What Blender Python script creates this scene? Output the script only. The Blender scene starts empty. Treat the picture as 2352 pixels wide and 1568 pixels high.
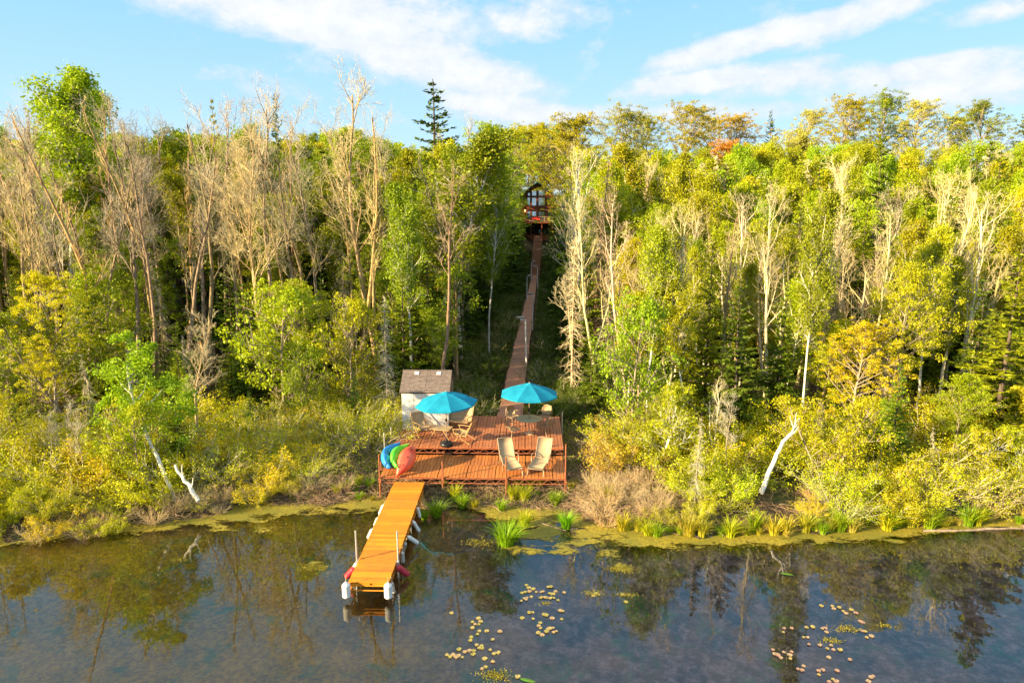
import bpy, math, random
import numpy as np
from mathutils import Vector, Matrix, Euler
random.seed(7); rng = np.random.default_rng(7)
R = math.radians
scene = bpy.context.scene
COL = scene.collection

# ------------------------------------------------------------------ camera
F, CX, CY = 1568.0, 1176.0, 784.0          # focal length and centre in the units used to measure the photograph
H, PITCH, YAW = 11.5, R(11.0), R(1.46)
cam_d = bpy.data.cameras.new('camera'); cam = bpy.data.objects.new('camera', cam_d); COL.objects.link(cam)
cam_d.sensor_width = 36; cam_d.lens = 24; cam_d.clip_start = .1; cam_d.clip_end = 3000
cam.location = (0, 0, H); cam.rotation_euler = (math.pi/2-PITCH, 0, YAW)
scene.camera = cam
scene.render.resolution_x = 1024; scene.render.resolution_y = 682
_cm = Euler((math.pi/2-PITCH, 0, YAW)).to_matrix()
def ray(px, py):
    return _cm @ Vector(((px-CX)/F, -(py-CY)/F, -1.0))
def P(px, py, z):                           # where the sight line meets height z
    d = ray(px, py); t = (z-H)/d.z
    return Vector((d.x*t, d.y*t, z))
def PY(px, py, Y):                          # where it meets the vertical plane at distance Y
    d = ray(px, py); t = Y/d.y
    return Vector((d.x*t, Y, H+d.z*t))
def proj(v):
    q = _cm.transposed() @ (Vector(v)-Vector((0, 0, H)))
    return CX+F*q.x/-q.z, CY-F*q.y/-q.z

# ------------------------------------------------------------------ sky, sun, exposure
SUN_EL = 17.0
SUN_AZ = math.atan2(-.88, -.47)             # towards the sun, from +Y clockwise
class NT:
    def __init__(s, t): s.t = t; s.t.nodes.clear()
    def n(s, ty, **kw):
        o = s.t.nodes.new(ty)
        for k, v in kw.items():
            if k.startswith('i_'): o.inputs[k[2:].replace('_', ' ')].default_value = v
            else: setattr(o, k, v)
        return o
    def l(s, a, b): s.t.links.new(a, b)
    def setv(s, sock, v):
        if hasattr(v, 'is_output'): s.l(v, sock)
        else: sock.default_value = v
    def m(s, op, a, b=0.0, c=None, clamp=False):
        o = s.t.nodes.new('ShaderNodeMath'); o.operation = op; o.use_clamp = clamp
        s.setv(o.inputs[0], a); s.setv(o.inputs[1], b)
        if c is not None: s.setv(o.inputs[2], c)
        return o.outputs[0]
    def mix(s, f, a, b, mode='MIX'):
        o = s.t.nodes.new('ShaderNodeMix'); o.data_type = 'RGBA'; o.blend_type = mode
        s.setv(o.inputs[0], f)
        for k, v in ((6, a), (7, b)):
            if isinstance(v, tuple) and len(v) == 3: v = v+(1,)
            s.setv(o.inputs[k], v)
        return o.outputs[2]
    def ramp(s, f, stops):
        o = s.t.nodes.new('ShaderNodeValToRGB'); s.l(f, o.inputs[0])
        e = o.color_ramp.elements
        while len(e) < len(stops): e.new(.5)
        for x, (p, c) in zip(e, stops):
            x.position = p; x.color = (c, c, c, 1) if not isinstance(c, tuple) else (c+(1,) if len(c) == 3 else c)
        return o.outputs[0]
    def noise(s, vec, scale, detail=4, rough=.55, dist=0.0):
        o = s.t.nodes.new('ShaderNodeTexNoise'); s.l(vec, o.inputs['Vector'])
        o.inputs['Scale'].default_value = scale; o.inputs['Detail'].default_value = detail
        o.inputs['Roughness'].default_value = rough; o.inputs['Distortion'].default_value = dist
        return o.outputs['Fac']
    def mapv(s, vec, scale=(1, 1, 1), loc=(0, 0, 0), rot=(0, 0, 0)):
        o = s.t.nodes.new('ShaderNodeMapping'); s.l(vec, o.inputs[0])
        o.inputs['Scale'].default_value = scale; o.inputs['Location'].default_value = loc; o.inputs['Rotation'].default_value = rot
        return o.outputs[0]

world = bpy.data.worlds.new('World'); scene.world = world; world.use_nodes = True
w = NT(world.node_tree)
sky = w.n('ShaderNodeTexSky', sky_type='NISHITA', sun_disc=False)
sky.sun_elevation = R(SUN_EL); sky.sun_rotation = SUN_AZ % (2*math.pi); sky.air_density = 1.0; sky.dust_density = .2; sky.ozone_density = 2.0
tc = w.n('ShaderNodeTexCoord'); sp = w.n('ShaderNodeSeparateXYZ'); w.l(tc.outputs['Generated'], sp.inputs[0])
az = w.m('ARCTAN2', sp.outputs[0], sp.outputs[1]); el = w.m('ARCSINE', sp.outputs[2])
cv = w.n('ShaderNodeCombineXYZ'); w.l(az, cv.inputs[0]); w.l(el, cv.inputs[1])
cn1 = w.noise(w.mapv(cv.outputs[0], (3.6, 7.2, 1), (3.1, 1.2, 0), (0, 0, .12)), 1.7, 9, .64, .1)
cn2 = w.noise(w.mapv(cv.outputs[0], (13, 20, 1), (1, 5, 0), (0, 0, .15)), 1.6, 8, .68, .15)
dens = w.m('MULTIPLY', w.m('SUBTRACT', w.m('ADD', w.m('MULTIPLY', cn1, .56), w.m('MULTIPLY', cn2, .44)), .5), 2.1)
def sky_ae(px, py):
    d = ray(px, py).normalized(); return math.atan2(d.x, d.y), math.asin(d.z)
for (px, py, rx, ry, rot, amp) in [
        (760, 25, 620, 85, -4, .62), (900, 110, 420, 60, -12, .34), (1090, 190, 330, 70, -10, .48), (1180, 262, 260, 40, -6, .5),
        (1700, 100, 290, 34, 11, .72), (1960, 40, 240, 42, 14, .68), (1560, 190, 240, 34, 6, .5), (1850, 175, 420, 42, 2, .5),
        (2200, 170, 260, 48, 3, .55), (2330, 15, 150, 28, 8, .4), (560, 190, 220, 40, -8, .3), (1240, 40, 160, 60, 0, .35),
        (150, 90, 220, 90, 0, -.42), (1480, 60, 120, 60, 10, -.25), (2120, 110, 260, 22, 6, -.35), (330, 200, 130, 60, 0, -.3), (1430,130,70,40,0,-.3),
        (1500, 262, 420, 34, 0, .5), (2150, 225, 400, 34, 0, .4)]:
    a0, e0 = sky_ae(px, py); ra, re = rx/F*.8, ry/F*.95; c_, s_ = math.cos(R(rot)), math.sin(R(rot))
    da = w.m('SUBTRACT', az, a0); de = w.m('SUBTRACT', el, e0)
    u_ = w.m('ADD', w.m('MULTIPLY', da, c_/ra), w.m('MULTIPLY', de, s_/ra))
    v_ = w.m('SUBTRACT', w.m('MULTIPLY', de, c_/re), w.m('MULTIPLY', da, s_/re))
    q_ = w.m('SUBTRACT', 1.0, w.m('ADD', w.m('MULTIPLY', u_, u_), w.m('MULTIPLY', v_, v_)), clamp=True)
    dens = w.m('ADD', dens, w.m('MULTIPLY', q_, amp))
dens = w.m('ADD', dens, w.m('MULTIPLY', w.m('SUBTRACT', el, .42, clamp=True), 1.3))
cmask = w.ramp(dens, [(.03, 0.0), (.25, .5), (.5, .97)])
cshade = w.ramp(w.m('ADD', w.m('MULTIPLY', cn2, .6), w.m('MULTIPLY', dens, .35)), [(.25, (3.8, 4.4, 5.4)), (.72, (5.5, 5.55, 5.65))])
up_ = w.m('MULTIPLY', sp.outputs[2], 2.6, clamp=True)
skyc = w.mix(1.0, sky.outputs[0], (1.05, 1.0, 1.0), 'MULTIPLY')
skyb = w.mix(.85, skyc, w.mix(up_, (3.7, 5.2, 6.2), (1.2, 3.6, 5.7)))
col = w.mix(cmask, skyb, cshade)
bg = w.n('ShaderNodeBackground'); w.l(col, bg.inputs[0]); bg.inputs[1].default_value = .058
wo = w.n('ShaderNodeOutputWorld'); w.l(bg.outputs[0], wo.inputs[0])

sun_d = bpy.data.lights.new('sun', 'SUN'); sun_d.energy = 4.9; sun_d.angle = R(.6); sun_d.color = (1.0, .79, .44)
sun = bpy.data.objects.new('sun', sun_d); COL.objects.link(sun)
S = Vector((math.sin(SUN_AZ)*math.cos(R(SUN_EL)), math.cos(SUN_AZ)*math.cos(R(SUN_EL)), math.sin(R(SUN_EL))))
sun.rotation_euler = S.to_track_quat('Z', 'Y').to_euler()
vs = scene.view_settings; vs.view_transform = 'Standard'; vs.look = 'None'; vs.exposure = 1.72; vs.gamma = 1.0
scene.render.engine = 'CYCLES'
cy = scene.cycles
cy.max_bounces = 6; cy.diffuse_bounces = 3; cy.glossy_bounces = 3; cy.transmission_bounces = 3; cy.transparent_max_bounces = 8
cy.caustics_reflective = False; cy.caustics_refractive = False

# ------------------------------------------------------------------ materials
MATS = {}
def new_mat(name):
    m = bpy.data.materials.new(name); m.use_nodes = True; t = NT(m.node_tree); MATS[name] = m
    return m, t
def bsdf(t, col, rough=.6, metal=0.0, spec=.4, bump=None, bstr=.3, bdist=.02):
    b = t.n('ShaderNodeBsdfPrincipled'); o = t.n('ShaderNodeOutputMaterial'); t.l(b.outputs[0], o.inputs[0])
    if isinstance(col, tuple) and len(col) == 3: col = col+(1,)
    t.setv(b.inputs['Base Color'], col); t.setv(b.inputs['Roughness'], rough); b.inputs['Metallic'].default_value = metal
    b.inputs['Specular IOR Level'].default_value = spec
    if bump is not None:
        bn = t.n('ShaderNodeBump'); bn.inputs['Strength'].default_value = bstr; bn.inputs['Distance'].default_value = bdist
        t.l(bump, bn.inputs['Height']); t.l(bn.outputs[0], b.inputs['Normal'])
    return b
def simple(name, col, rough=.6, metal=0.0, var=.25, scale=6.0, spec=.4, bstr=.15):
    m, t = new_mat(name); tc = t.n('ShaderNodeTexCoord'); n = t.noise(tc.outputs['Object'], scale, 5)
    c = t.mix(t.ramp(n, [(.3, 0.0), (.7, 1.0)]), tuple(x*(1-var) for x in col), tuple(min(1, x*(1+var*.6)) for x in col))
    bsdf(t, c, rough, metal, spec, n, bstr, .01); return m
def leaf_mat(name, trans=.34, hv=.5, clump=1.3):
    m, t = new_mat(name)
    oi = t.n('ShaderNodeObjectInfo'); at = t.n('ShaderNodeAttribute', attribute_name='tint'); tc = t.n('ShaderNodeTexCoord')
    n = t.noise(tc.outputs['Object'], clump, 2)
    v = t.m('ADD', t.m('MULTIPLY', at.outputs['Fac'], .55), t.m('MULTIPLY', n, .75))
    hs = t.n('ShaderNodeHueSaturation'); t.l(oi.outputs['Color'], hs.inputs['Color'])
    t.setv(hs.inputs['Hue'], t.m('ADD', .5, t.m('MULTIPLY', t.m('SUBTRACT', .62, v), .05*hv)))
    hs.inputs['Saturation'].default_value = 1.0; t.setv(hs.inputs['Value'], t.m('ADD', .55, t.m('MULTIPLY', v, .78)))
    d = t.n('ShaderNodeBsdfDiffuse'); tr = t.n('ShaderNodeBsdfTranslucent'); t.l(hs.outputs[0], d.inputs[0])
    t.l(t.mix(1.0, hs.outputs[0], (1.15, 1.1, .45), 'MULTIPLY'), tr.inputs[0])
    g = t.n('ShaderNodeBsdfGlossy'); g.inputs['Roughness'].default_value = .5; g.inputs['Color'].default_value = (1, 1, .8, 1)
    mx = t.n('ShaderNodeMixShader'); mx.inputs[0].default_value = trans; t.l(d.outputs[0], mx.inputs[1]); t.l(tr.outputs[0], mx.inputs[2])
    m2 = t.n('ShaderNodeMixShader'); m2.inputs[0].default_value = .02; t.l(mx.outputs[0], m2.inputs[1]); t.l(g.outputs[0], m2.inputs[2])
    o = t.n('ShaderNodeOutputMaterial'); t.l(m2.outputs[0], o.inputs[0]); return m
leaf_mat('leaf'); leaf_mat('needle', .15, .4, 2.0); leaf_mat('blade', .3, .5, 3.0)
def bark_mat(name, a, b, birch=False):
    m, t = new_mat(name); tc = t.n('ShaderNodeTexCoord'); oi = t.n('ShaderNodeObjectInfo')
    n = t.noise(t.mapv(tc.outputs['Object'], (5, 5, 1.6)), 2.0, 6, .65)
    c = t.mix(t.ramp(n, [(.35, 0.0), (.62, 1.0)]), a, b)
    if birch:
        k = t.noise(t.mapv(tc.outputs['Object'], (2.2, 2.2, 16)), 1.6, 3, .6)
        c = t.mix(t.ramp(k, [(.60, 0.0), (.66, 1.0)]), c, (.03, .025, .02))
    c = t.mix(1.0, c, oi.outputs['Color'], 'MULTIPLY')
    bsdf(t, c, .85, 0, .15, n, .5, .02); return m
bark_mat('bark_grey', (.16, .125, .09), (.48, .39, .29))
bark_mat('bark_tan', (.38, .34, .25), (.74, .68, .51))
bark_mat('bark_birch', (.55, .52, .45), (.85, .80, .70), True)
bark_mat('bark_dark', (.05, .038, .03), (.16, .12, .09))

def ground_mat():
    m, t = new_mat('forest_floor'); tc = t.n('ShaderNodeTexCoord'); p = tc.outputs['Object']
    n1 = t.noise(p, .55, 6, .6); n2 = t.noise(p, 5.0, 6, .7); n3 = t.noise(p, 1.7, 4, .6)
    c = t.mix(t.ramp(n2, [(.35, 0.0), (.65, 1.0)]), (.035, .026, .016), (.15, .105, .06))
    c = t.mix(t.ramp(n1, [(.45, 0.0), (.6, .7)]), c, (.06, .085, .018))
    c = t.mix(t.ramp(n3, [(.55, 0.0), (.7, .6)]), c, (.24, .16, .10))
    bsdf(t, c, .95, 0, .1, n2, .8, .08)
ground_mat()
def bed_mat():
    m, t = new_mat('pond_mud'); tc = t.n('ShaderNodeTexCoord'); p = tc.outputs['Object']
    n1 = t.noise(p, .22, 5, .6); n2 = t.noise(p, 2.6, 6, .65, .3); n3 = t.noise(p, .8, 5, .7, .6)
    sx = t.n('ShaderNodeSeparateXYZ'); t.l(p, sx.inputs[0])
    left = t.ramp(t.m('ADD', t.m('MULTIPLY', sx.outputs[0], -.085), t.m('MULTIPLY', n1, .9)), [(.40, 0.0), (.95, 1.0)])
    c = t.mix(left, (.115, .088, .085), (.40, .25, .014))
    c = t.mix(t.ramp(n2, [(.42, 0.0), (.62, .8)]), c, t.mix(left, (.40, .31, .33), (.46, .31, .05)))
    n4 = t.noise(p, 7.5, 5, .7)
    c = t.mix(t.ramp(n4, [(.42, .55), (.6, 0.0)]), c, (.04, .032, .04))
    c = t.mix(t.ramp(n3, [(.54, 0.0), (.66, .75)]), c, (.03, .17, .075))
    bsdf(t, c, .95, 0, .1, n2, .9, .12)
bed_mat()
def water_mat():
    m, t = new_mat('pond_water'); tc = t.n('ShaderNodeTexCoord'); p = tc.outputs['Object']
    n = t.noise(t.mapv(p, (1, 1.8, 1)), 1.1, 3, .5); n2 = t.noise(p, 5, 2, .5)
    bn = t.n('ShaderNodeBump'); bn.inputs['Strength'].default_value = .035; bn.inputs['Distance'].default_value = .05
    t.l(t.m('ADD', n, t.m('MULTIPLY', n2, .12)), bn.inputs['Height'])
    fr = t.n('ShaderNodeFresnel'); fr.inputs['IOR'].default_value = 1.5; t.l(bn.outputs[0], fr.inputs['Normal'])
    g = t.n('ShaderNodeBsdfGlossy'); g.inputs['Roughness'].default_value = .0; g.inputs['Color'].default_value = (1, 1, 1, 1); t.l(bn.outputs[0], g.inputs['Normal'])
    tr = t.n('ShaderNodeBsdfTransparent'); tr.inputs['Color'].default_value = (.97, .97, .95, 1)
    mx = t.n('ShaderNodeMixShader'); t.l(t.m('MULTIPLY', fr.outputs[0], 1.45, clamp=True), mx.inputs[0]); t.l(tr.outputs[0], mx.inputs[1]); t.l(g.outputs[0], mx.inputs[2])
    o = t.n('ShaderNodeOutputMaterial'); t.l(mx.outputs[0], o.inputs[0])
water_mat()
def algae_mat():
    m, t = new_mat('algae'); tc = t.n('ShaderNodeTexCoord'); p = tc.outputs['Object']
    at = t.n('ShaderNodeAttribute', attribute_name='tint')
    n = t.noise(t.mapv(p, (1, 1.7, 1)), 1.1, 7, .68, .4); n2 = t.noise(p, 9, 4, .7); n3 = t.noise(p, .6, 3)
    a = t.ramp(t.m('ADD', t.m('ADD', n, t.m('MULTIPLY', n2, .25)), t.m('SUBTRACT', at.outputs['Fac'], 1.08)), [(.16, 0.0), (.26, 1.0)])
    c = t.mix(t.ramp(n2, [(.35, 0.0), (.65, 1.0)]), (.17, .125, .010), (.40, .32, .02))
    c = t.mix(t.ramp(n3, [(.4, 0.0), (.6, .8)]), c, (.17, .16, .015))
    b = t.n('ShaderNodeBsdfPrincipled'); t.l(c, b.inputs['Base Color']); b.inputs['Roughness'].default_value = .7
    t.l(a, b.inputs['Alpha']); o = t.n('ShaderNodeOutputMaterial'); t.l(b.outputs[0], o.inputs[0])
algae_mat()
def wood_mat(name, a, b, axis, pitch, rough=.55, grain=28.0):
    m, t = new_mat(name); tc = t.n('ShaderNodeTexCoord'); p = tc.outputs['Object']
    sx = t.n('ShaderNodeSeparateXYZ'); t.l(p, sx.inputs[0])
    idx = t.m('FLOOR', t.m('DIVIDE', sx.outputs[axis], pitch))
    wn = t.n('ShaderNodeTexWhiteNoise', noise_dimensions='1D'); t.l(idx, wn.inputs['W'])
    sc = (grain, 2.0, 4) if axis == 0 else (2.0, grain, 4)
    g = t.noise(t.mapv(p, sc), 1.0, 5, .6); n = t.noise(p, .9, 4, .6); n5 = t.noise(p, 11.0, 4, .7)
    c = t.mix(t.m('ADD', t.m('MULTIPLY', wn.outputs[0], .55), t.m('MULTIPLY', g, .5), clamp=True), a, b)
    c = t.mix(t.ramp(n, [(.45, 0.0), (.7, .5)]), c, tuple(x*.55+.03 for x in a))
    c = t.mix(t.ramp(n5, [(.66, 0.0), (.74, .5)]), c, tuple(x*.45 for x in a))
    bsdf(t, c, rough, 0, .3, g, .25, .005)
wood_mat('deck_wood', (.36, .115, .050), (.56, .215, .09), 0, .145); wood_mat('deck_wood_orange', (.42, .135, .032), (.66, .24, .06), 0, .145)
wood_mat('walk_wood', (.30, .13, .07), (.50, .24, .13), 1, .145)
wood_mat('dock_wood', (.52, .15, .010), (.90, .34, .020), 1, .145)
simple('rust_steel', (.34, .11, .05), .65, .2, .4, 14)
simple('galvanised', (.62, .61, .58), .4, .6, .2, 10)
simple('white_paint', (.80, .80, .78), .45)
simple('float_white', (.80, .79, .74), .4, 0, .12, 5)
simple('float_grey', (.55, .50, .42), .55, 0, .35, 9)
simple('float_red', (.52, .03, .05), .4, 0, .3, 6)
simple('dark_metal', (.035, .032, .030), .45, .3)
simple('bronze_metal', (.40, .29, .19), .45, .4)
simple('black_plastic', (.015, .015, .016), .35)
simple('rope', (.5, .42, .2), .9)
def shed_wall():
    m, t = new_mat('shed_resin'); tc = t.n('ShaderNodeTexCoord'); p = tc.outputs['Object']
    n = t.noise(p, 3, 4); n2 = t.noise(t.mapv(p, (6, 6, .7)), 2, 5, .65)
    c = t.mix(t.ramp(n2, [(.5, 0.0), (.8, .45)]), (.74, .72, .66), (.60, .57, .50))
    bsdf(t, c, .5, 0, .35, n, .1, .01)
shed_wall()
def shingle():
    m, t = new_mat('shed_shingles'); tc = t.n('ShaderNodeTexCoord'); p = tc.outputs['Object']
    br = t.n('ShaderNodeTexBrick'); t.l(t.mapv(p, (1, 1, 1)), br.inputs['Vector']); br.inputs['Scale'].default_value = 1
    br.inputs['Brick Width'].default_value = .16; br.inputs['Row Height'].default_value = .085; br.inputs['Mortar Size'].default_value = .007
    br.inputs['Color1'].default_value = (.17, .135, .12, 1); br.inputs['Color2'].default_value = (.27, .215, .19, 1); br.inputs['Mortar'].default_value = (.04, .028, .022, 1)
    n = t.noise(p, 16, 4)
    bsdf(t, t.mix(t.ramp(n, [(.3, 0.0), (.7, .4)]), br.outputs['Color'], (.10, .07, .055)), .7, 0, .2, br.outputs['Fac'], -.5, .01)
shingle()
simple('shed_door', (.17, .125, .10), .5)
def canvas():
    m, t = new_mat('blue_canvas'); tc = t.n('ShaderNodeTexCoord'); n = t.noise(tc.outputs['Object'], 2.5, 4); n2 = t.noise(tc.outputs['Object'], 160, 2)
    c = t.mix(t.ramp(n, [(.3, 0.0), (.7, 1.0)]), (.012, .27, .45), (.02, .36, .56))
    d = t.n('ShaderNodeBsdfPrincipled'); t.l(c, d.inputs['Base Color']); d.inputs['Roughness'].default_value = .8; d.inputs['Specular IOR Level'].default_value = .15
    bn = t.n('ShaderNodeBump'); bn.inputs['Strength'].default_value = .25; bn.inputs['Distance'].default_value = .004; t.l(n2, bn.inputs['Height']); t.l(bn.outputs[0], d.inputs['Normal'])
    tr = t.n('ShaderNodeBsdfTranslucent'); t.l(c, tr.inputs[0]); mx = t.n('ShaderNodeMixShader'); mx.inputs[0].default_value = .25
    t.l(d.outputs[0], mx.inputs[1]); t.l(tr.outputs[0], mx.inputs[2]); o = t.n('ShaderNodeOutputMaterial'); t.l(mx.outputs[0], o.inputs[0])
canvas()
def sling(name, a):
    m, t = new_mat(name); tc = t.n('ShaderNodeTexCoord'); p = tc.outputs['Object']
    n = t.noise(p, 5, 4); wv = t.noise(t.mapv(p, (160, 160, 160)), 1, 2)
    c = t.mix(t.ramp(n, [(.3, 0.0), (.75, 1.0)]), a, tuple(x*.78 for x in a)); bsdf(t, c, .75, 0, .25, wv, .3, .003)
sling('sling_tan', (.46, .32, .18)); sling('sling_pale', (.44, .32, .19))
simple('chair_wood', (.46, .28, .12), .5, 0, .3, 12)
simple('table_mosaic', (.88, .56, .30), .6, 0, .45, 22, .6)
for nm, a, b in (('kayak_blue', (.02, .17, .55), (.03, .30, .78)), ('kayak_green', (.07, .60, .02), (.16, .80, .04)), ('kayak_red', (.72, .07, .035), (.85, .16, .08))):
    m, t = new_mat(nm); tc = t.n('ShaderNodeTexCoord'); n = t.noise(tc.outputs['Object'], 1.7, 5); n2 = t.noise(t.mapv(tc.outputs['Object'], (30, 2.5, 30)), 1, 4)
    c = t.mix(t.ramp(n, [(.35, 0.0), (.65, 1.0)]), a, b); c = t.mix(t.ramp(n2, [(.60, 0.0), (.75, .3)]), c, tuple(x*.6+.25 for x in b)); bsdf(t, c, .38, 0, .4, n, .1, .02)
def log_mat():
    m, t = new_mat('cabin_logs'); tc = t.n('ShaderNodeTexCoord'); p = tc.outputs['Object']
    wv = t.n('ShaderNodeTexWave', wave_type='BANDS', bands_direction='Z'); t.l(p, wv.inputs[0]); wv.inputs['Scale'].default_value = 1.1; wv.inputs['Distortion'].default_value = .6; wv.inputs['Detail'].default_value = 2
    n = t.noise(p, 1.4, 5)
    c = t.mix(wv.outputs['Fac'], (.13, .035, .012), (.48, .145, .04)); c = t.mix(t.ramp(n, [(.4, 0.0), (.7, .6)]), c, (.60, .22, .06))
    bsdf(t, c, .5, 0, .4, wv.outputs['Fac'], .6, .06)
log_mat()
simple('cabin_timber', (.17, .042, .014), .5, 0, .35, 3)
simple('cabin_dark', (.022, .014, .010), .8)
simple('roof_metal', (.018, .06, .038), .4, .2)
simple('red_cloth', (.68, .02, .02), .8)
m_, t_ = new_mat('window_glass'); bsdf(t_, (.38, .44, .48), .05, .9, .9)
m_, t_ = new_mat('lamp_glow'); e_ = t_.n('ShaderNodeEmission'); e_.inputs[0].default_value = (1, .45, .12, 1); e_.inputs[1].default_value = 5; o_ = t_.n('ShaderNodeOutputMaterial'); t_.l(e_.outputs[0], o_.inputs[0])
m_, t_ = new_mat('solar_panel'); bsdf(t_, (.03, .07, .17), .12, .3, .8)
def pad_mat():
    m, t = new_mat('lily_leaf'); oi = t.n('ShaderNodeObjectInfo'); tc = t.n('ShaderNodeTexCoord')
    n = t.noise(tc.outputs['Object'], 22, 4)
    c = t.mix(t.ramp(n, [(.45, 0.0), (.7, .55)]), oi.outputs['Color'], (.20, .13, .03)); bsdf(t, c, .45, 0, .4)
pad_mat()
simple('dead_brush', (.40, .27, .17), .9, 0, .5, 1.5, .1)
simple('log_wood', (.36, .27, .19), .9, 0, .5, 5, .1)

# ------------------------------------------------------------------ object helpers
def tagd(o, label=None, cat=None, group=None, kind=None):
    if label: o['label'] = label
    if cat: o['category'] = cat
    if group: o['group'] = group
    if kind: o['kind'] = kind
    return o
def empty(name, loc, rz=0, label=None, cat=None, group=None, rx=0, ry=0):
    o = bpy.data.objects.new(name, None); o.location = loc; o.rotation_euler = (rx, ry, rz); o.empty_display_size = .2
    COL.objects.link(o); tagd(o, label, cat, group); return o
def link_mesh(name, me, parent=None, label=None, cat=None, group=None, kind=None, color=None):
    o = bpy.data.objects.new(name, me); COL.objects.link(o)
    if parent is not None: o.parent = parent
    if color: o.color = tuple(color)+(1,)
    return tagd(o, label, cat, group, kind)
def copy_tree(o, parent=None):
    c = o.copy(); COL.objects.link(c)
    if parent is not None: c.parent = parent
    for ch in o.children: copy_tree(ch, c)
    return c
class MB:
    def __init__(s): s.v = []; s.f = []; s.sm = []; s.n = 0
    def add(s, vs, fs, smooth=False, M=None):
        if M is not None: vs = [M @ Vector(v) for v in vs]
        s.v += [tuple(v) for v in vs]; s.f += [tuple(i+s.n for i in f) for f in fs]; s.sm += [smooth]*len(fs); s.n += len(vs); return s
    def box(s, c, d, rot=None):
        x, y, z = (k/2 for k in d); vs = [Vector((a*x, b*y, e*z)) for a in (-1, 1) for b in (-1, 1) for e in (-1, 1)]
        if rot: M = Euler(rot).to_matrix(); vs = [M @ v for v in vs]
        c = Vector(c); vs = [v+c for v in vs]
        return s.add(vs, [(0, 1, 3, 2), (4, 6, 7, 5), (0, 4, 5, 1), (2, 3, 7, 6), (0, 2, 6, 4), (1, 5, 7, 3)])
    def bar(s, a, b, w, h, up=(0, 0, 1)):
        a = Vector(a); b = Vector(b); d = (b-a).normalized(); up = Vector(up)
        if abs(d.dot(up)) > .97: up = Vector((0, 1, 0))
        sd = d.cross(up).normalized(); u = sd.cross(d)
        vs = [p+sd*i*w/2+u*j*h/2 for p in (a, b) for i in (-1, 1) for j in (-1, 1)]
        return s.add(vs, [(0, 1, 3, 2), (4, 6, 7, 5), (0, 4, 5, 1), (2, 3, 7, 6), (0, 2, 6, 4), (1, 5, 7, 3)])
    def tube(s, pts, r, k=8, cap=True):
        pts = [Vector(p) for p in pts]; n = len(pts); rs = r if hasattr(r, '__len__') else [r]*n
        vs = []; fs = []; ref = None
        for i, p in enumerate(pts):
            d = (pts[min(i+1, n-1)]-pts[max(i-1, 0)]).normalized()
            if ref is None: ref = Vector((0, 0, 1)) if abs(d.z) < .9 else Vector((1, 0, 0))
            sd = d.cross(ref).normalized(); u = sd.cross(d); ref = u
            for j in range(k):
                t = 2*math.pi*j/k; vs.append(p+(sd*math.cos(t)+u*math.sin(t))*rs[i])
        for i in range(n-1):
            for j in range(k): fs.append((i*k+j, i*k+(j+1) % k, (i+1)*k+(j+1) % k, (i+1)*k+j))
        s.add(vs, fs, True)
        if cap: s.add(vs[:k], [tuple(range(k))[::-1]]); s.add(vs[-k:], [tuple(range(k))])
        return s
    def lathe(s, prof, k=20, M=None):
        vs = [(r*math.cos(2*math.pi*j/k), r*math.sin(2*math.pi*j/k), z) for r, z in prof for j in range(k)]
        fs = [(i*k+j, i*k+(j+1) % k, (i+1)*k+(j+1) % k, (i+1)*k+j) for i in range(len(prof)-1) for j in range(k)]
        s.add(vs, fs, True, M); return s
    def sheet(s, grid, th):                 # grid[i][j] of points, thickened
        a = len(grid); b = len(grid[0]); top = [Vector(p) for r_ in grid for p in r_]
        nrm = []
        for i in range(a):
            for j in range(b):
                du = Vector(grid[min(i+1, a-1)][j])-Vector(grid[max(i-1, 0)][j]); dv = Vector(grid[i][min(j+1, b-1)])-Vector(grid[i][max(j-1, 0)])
                nrm.append(du.cross(dv).normalized())
        bot = [p-n*th for p, n in zip(top, nrm)]; N = a*b; fs = []
        for i in range(a-1):
            for j in range(b-1):
                q = (i*b+j, i*b+j+1, (i+1)*b+j+1, (i+1)*b+j); fs.append(q[::-1]); fs.append(tuple(x+N for x in q))
        for i in range(a-1):
            fs.append((i*b, (i+1)*b, (i+1)*b+N, i*b+N)); fs.append((i*b+b-1, i*b+b-1+N, (i+1)*b+b-1+N, (i+1)*b+b-1))
        for j in range(b-1):
            fs.append((j, j+N, j+1+N, j+1)); fs.append(((a-1)*b+j, (a-1)*b+j+1, (a-1)*b+j+1+N, (a-1)*b+j+N))
        return s.add(top+bot, fs, True)
    def mesh(s, name, mat):
        me = bpy.data.meshes.new(name); me.from_pydata(s.v, [], s.f); me.materials.append(MATS[mat])
        me.polygons.foreach_set('use_smooth', s.sm); me.update(); return me
    def build(s, name, mat, parent=None, **kw):
        return link_mesh(name, s.mesh(name, mat), parent, **kw)

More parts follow.
